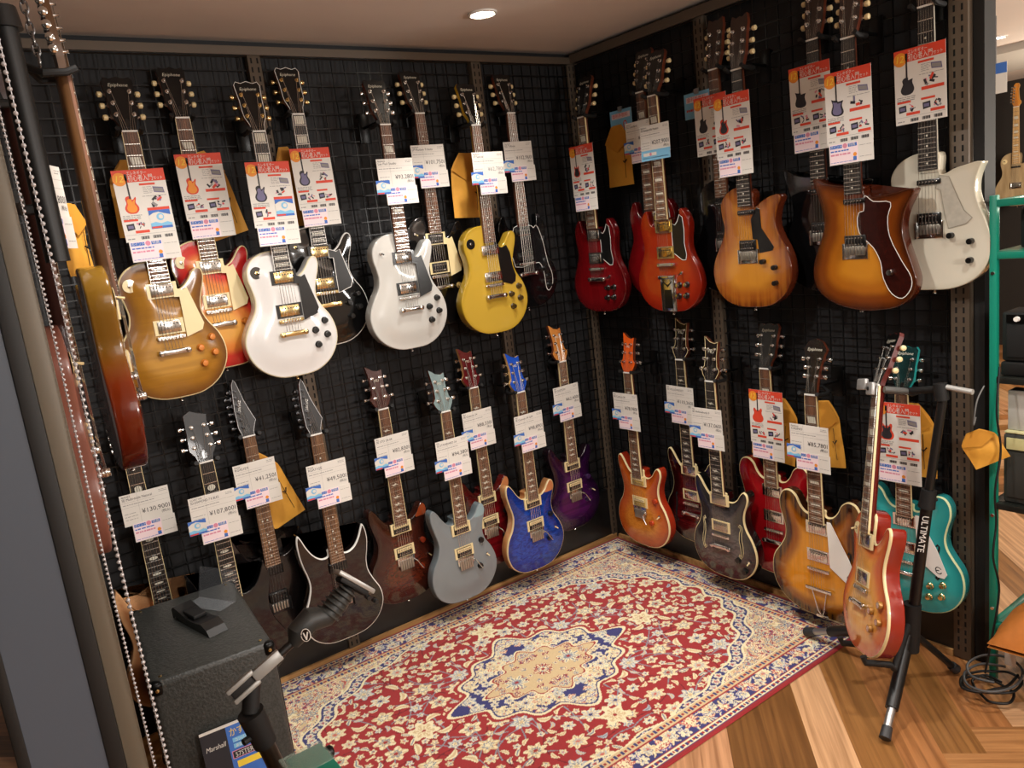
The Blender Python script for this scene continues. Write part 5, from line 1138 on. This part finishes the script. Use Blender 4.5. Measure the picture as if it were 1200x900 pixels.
o = envelope('kraft envelope hanging on the teal shelf post by the wall end', .10, .11, 4, False); o.matrix_world = Matrix.Translation((-.105, -1.825, .735)) @ Matrix.Rotation(radians(-70), 4, 'Z') @ Matrix.Rotation(radians(90), 4, 'X') @ Matrix.Rotation(.5, 4, 'Z')
o = envelope('kraft envelope standing inside the middle bay of the teal shelf', .14, .15, 6, False); o.matrix_world = Matrix.Translation((.05, -1.97, .832)) @ Matrix.Rotation(radians(-80), 4, 'Z') @ Matrix.Rotation(radians(90), 4, 'X') @ Matrix.Rotation(-.2, 4, 'Z')
b = MB(); b.rbox((0, 0, .06), (.05, .09, .12), .002); b.rect(-.02, -.04, .02, .04, .1205, 1); o = b.build('boxed_accessory', [M('#b8b4ac', .5), INKK], None); o.location = (-.02, -1.885, .8275); tag(o, 'small white box in the middle bay of the teal shelf', 'box')
e = empty('hang_tag', 'small white string tag hanging low on the right edge shelf', 'tag'); b = MB(); b.rbox((0, 0, 0), (.002, .032, .052), .001); b.build('tag', PAPER, e); b = MB(); b.tube([(0, 0, .024), (.004, .006, .05), (.012, 0, .075)], .0012, 5); b.build('string', RUBBER, e); e.location = (-.105, -1.875, .11)
def cable(pts, r, lb, col='#0c0c0c'):
    P = [Vector(p) for p in pts]; o_ = []
    for i in range(len(P)-1):
        p0, p1, p2, p3 = P[max(i-1, 0)], P[i], P[i+1], P[min(i+2, len(P)-1)]
        for k in range(6): t = k/6; o_.append(.5*((2*p1)+(p2-p0)*t+(2*p0-5*p1+4*p2-p3)*t*t+(3*p1-p0-3*p2+p3)*t**3))
    o_.append(P[-1]); b = MB(); b.tube(o_, r, 7); o = b.build('cable', M(col, .5), None, 60); tag(o, lb, 'cable', 'loose cables by the teal shelf'); return o
pts = []
for i in range(26):
    a = i*.72; r = .07+.02*sin(i*1.3); pts.append((-.17+r*1.1*cos(a)+.02*sin(i*.5), -1.845+r*.8*sin(a), .008+.0022*i))
cable(pts, .0042, 'black cable coiled on the wooden floor below the teal shelf')
pts = [(-.20+.10*cos(i*.9)+.01*i*.3, -1.86+.07*sin(i*.9), .072+.003*i) for i in range(12)]
cable(pts, .004, 'grey cable looped on top of the black floor coil', '#4a4a4a')
cable([(-.10, -1.84, 1.03), (-.13, -1.845, .90), (-.115, -1.85, .78), (-.14, -1.845, .66), (-.12, -1.84, .55), (-.14, -1.84, .45), (-.11, -1.845, .33), (-.15, -1.84, .18), (-.17, -1.83, .07)], .0032, 'black cable hanging down the teal shelf post')
cable([(-.105, -1.80, .97), (-.14, -1.795, .93), (-.15, -1.79, .86), (-.135, -1.79, .88)], .0022, 'thin grey wire hooked on the teal shelf post', '#6a6a68')
b = MB()
e = empty('pedal_case', 'black equipment case on the floor under the teal shelf', 'case'); b = MB(); b.rbox((0, 0, .07), (.24, .40, .14), .01); b.build('body', M('#0d0d0e', .5), e); b = MB(); b.tube([(-.12, -.05, .09), (-.135, -.05, .10), (-.135, .05, .10), (-.12, .05, .09)], .005, 8); b.build('handle', RUBBER, e); b = MB(); b.box((-.121, .12, .05), (.003, .05, .04)); b.build('label_plate', PAPER, e); e.location = (.09, -2.12, .002)

# ------------------------------------------------------------------ far shop beyond the wall end
o = guitar('electric_guitar', 'pale natural wood guitar hanging far back beyond the teal shelf', None, **lpspec(front=wood('#9c8460', '#b8a07a', (30, 4, 4), .4, .2), side=wood('#9c8460', '#b8a07a', (30, 4, 4), .4, .2), neckm=MAPLE, fb=MAPLE, head='six', headm=wood('#c87a28', '#d88e3a', (60, 4, 40), .3, .3), logo=None, truss=False, guard=None, H=0, nut=.80, pickups=[(.32,'single',None,BLACK)], tail=None, bridge='hard', knobs=[(.1,.1)])); place(o, 'R', .085, -4.9, 1.28)
b = MB(); b.box((0, 0, 0), (.002, .10, .15)); b.rect(-.001, -.05, .001, .05, .076, 5); b.box((-.0016, 0, .045), (.001, .10, .05), 5); b.box((0, 0, .20), (.004, .004, .26), 4)
o = b.build('hanging_sign', PM, None, 0); o.location = (1.95, -.98, 2.04); tag(o, 'small white and blue hanging sign far back at the right edge', 'sign')
def downlight(x, y, z, lb, s=30):
    e = empty('downlight', lb, 'downlight', 'round ceiling downlights'); b = MB(); b.lathe([(.052, 0), (.052, -.006), (.044, -.008), (.040, -.002)], (0, 0, 0), seg=24); b.build('trim_ring', WHITE, e)
    b = MB(); b.lathe([(.039, -.004), (.037, -.006), (.02, -.007)], (0, 0, 0), seg=24); b.build('lens', M('#fff4e0', .4, emit=s), e); e.location = (x, y, z)
downlight(-.808, -.475, H_C-.001, 'bright round downlight in the ceiling above the corner')
downlight(2.64, -.70, H_C-.001, 'bright downlight in the far ceiling at the right edge', 20)

# ------------------------------------------------------------------ camera, lights, world
cam = bpy.data.cameras.new('camera'); co = bpy.data.objects.new('camera', cam); COL.objects.link(co)
yaw, pit, rol = .6104, .1945, -.1205
f_ = Vector((sin(yaw)*cos(pit), cos(yaw)*cos(pit), -sin(pit))); r_ = Vector((cos(yaw), -sin(yaw), 0)); u_ = r_.cross(f_)
rr = r_*cos(rol)+u_*sin(rol); uu = -r_*sin(rol)+u_*cos(rol)
co.matrix_world = Matrix(((rr[0], uu[0], -f_[0], -2.5201), (rr[1], uu[1], -f_[1], -2.8307), (rr[2], uu[2], -f_[2], 1.5862), (0, 0, 0, 1)))
cam.sensor_fit = 'HORIZONTAL'; cam.sensor_width = 36; cam.lens = 36*911.93/1200; cam.clip_start = .05
SC.camera = co
def lamp(kind, name, loc, e, col=(1, .955, .90), tgt=None, **k):
    l = bpy.data.lights.new(name, kind); l.energy = e; l.color = col
    for a, b in k.items(): setattr(l, a, b)
    o = bpy.data.objects.new(name, l); COL.objects.link(o); o.location = loc
    if tgt: o.rotation_euler = (Vector(tgt)-Vector(loc)).to_track_quat('-Z', 'Y').to_euler()
    return o
def spot(loc, tgt, e, size=75): lamp('SPOT', 'ceiling_spot', loc, e, tgt=tgt, spot_size=radians(size), spot_blend=.7, shadow_soft_size=.035)
spot((-2.0, -1.25, 2.28), (-1.95, -.15, .8), 42)
spot((-1.3, -1.25, 2.28), (-1.25, -.15, .8), 40)
spot((-.808, -.62, 2.30), (-.7, -.3, .4), 30, 100)
spot((-1.25, -.75, 2.28), (-.15, -.75, .7), 28)
spot((-1.3, -1.45, 2.28), (-.15, -1.45, .7), 38)
spot((-1.2, -1.5, 2.28), (-1.1, -.9, 0), 58, 70)
spot((-.7, -2.3, 2.28), (-.5, -1.7, 0), 60, 70)
lamp('AREA', 'shop_fill', (-1.6, -3.2, 2.28), 14, (1, .96, .9), (-1.2, -1.0, .6), size=1.6, specular_factor=.15)
lamp('POINT', 'shop_point_fill', (-1.2, -4.3, 1.65), 110, (1, .95, .9), shadow_soft_size=.15, specular_factor=.4)  # added point fill without fixture, out of view; brightens ceiling and guitar fronts
lamp('POINT', 'shop_point_fill', (.9, -3.6, 1.6), 120, (1, .95, .9), shadow_soft_size=.15, specular_factor=.4)  # second added fill of the same sort, further right
lamp('POINT', 'far_shop_fill', (3.6, -1.4, 1.6), 90, (1, .9, .75), shadow_soft_size=.15, specular_factor=.4)  # bare fill light added to brighten the far ceiling and wall
lamp('POINT', 'far_shop_fill', (1.3, -2.4, 1.5), 40, (1, .9, .75), shadow_soft_size=.15, specular_factor=.4)  # weaker added fill just past the wall end, no fixture
w = bpy.data.worlds.new('world'); w.use_nodes = True; SC.world = w
w.node_tree.nodes['Background'].inputs[0].default_value = (.9, .8, .7, 1); w.node_tree.nodes['Background'].inputs[1].default_value = .12
SC.view_settings.view_transform = 'Standard'; SC.view_settings.look = 'None'; SC.view_settings.exposure = 0
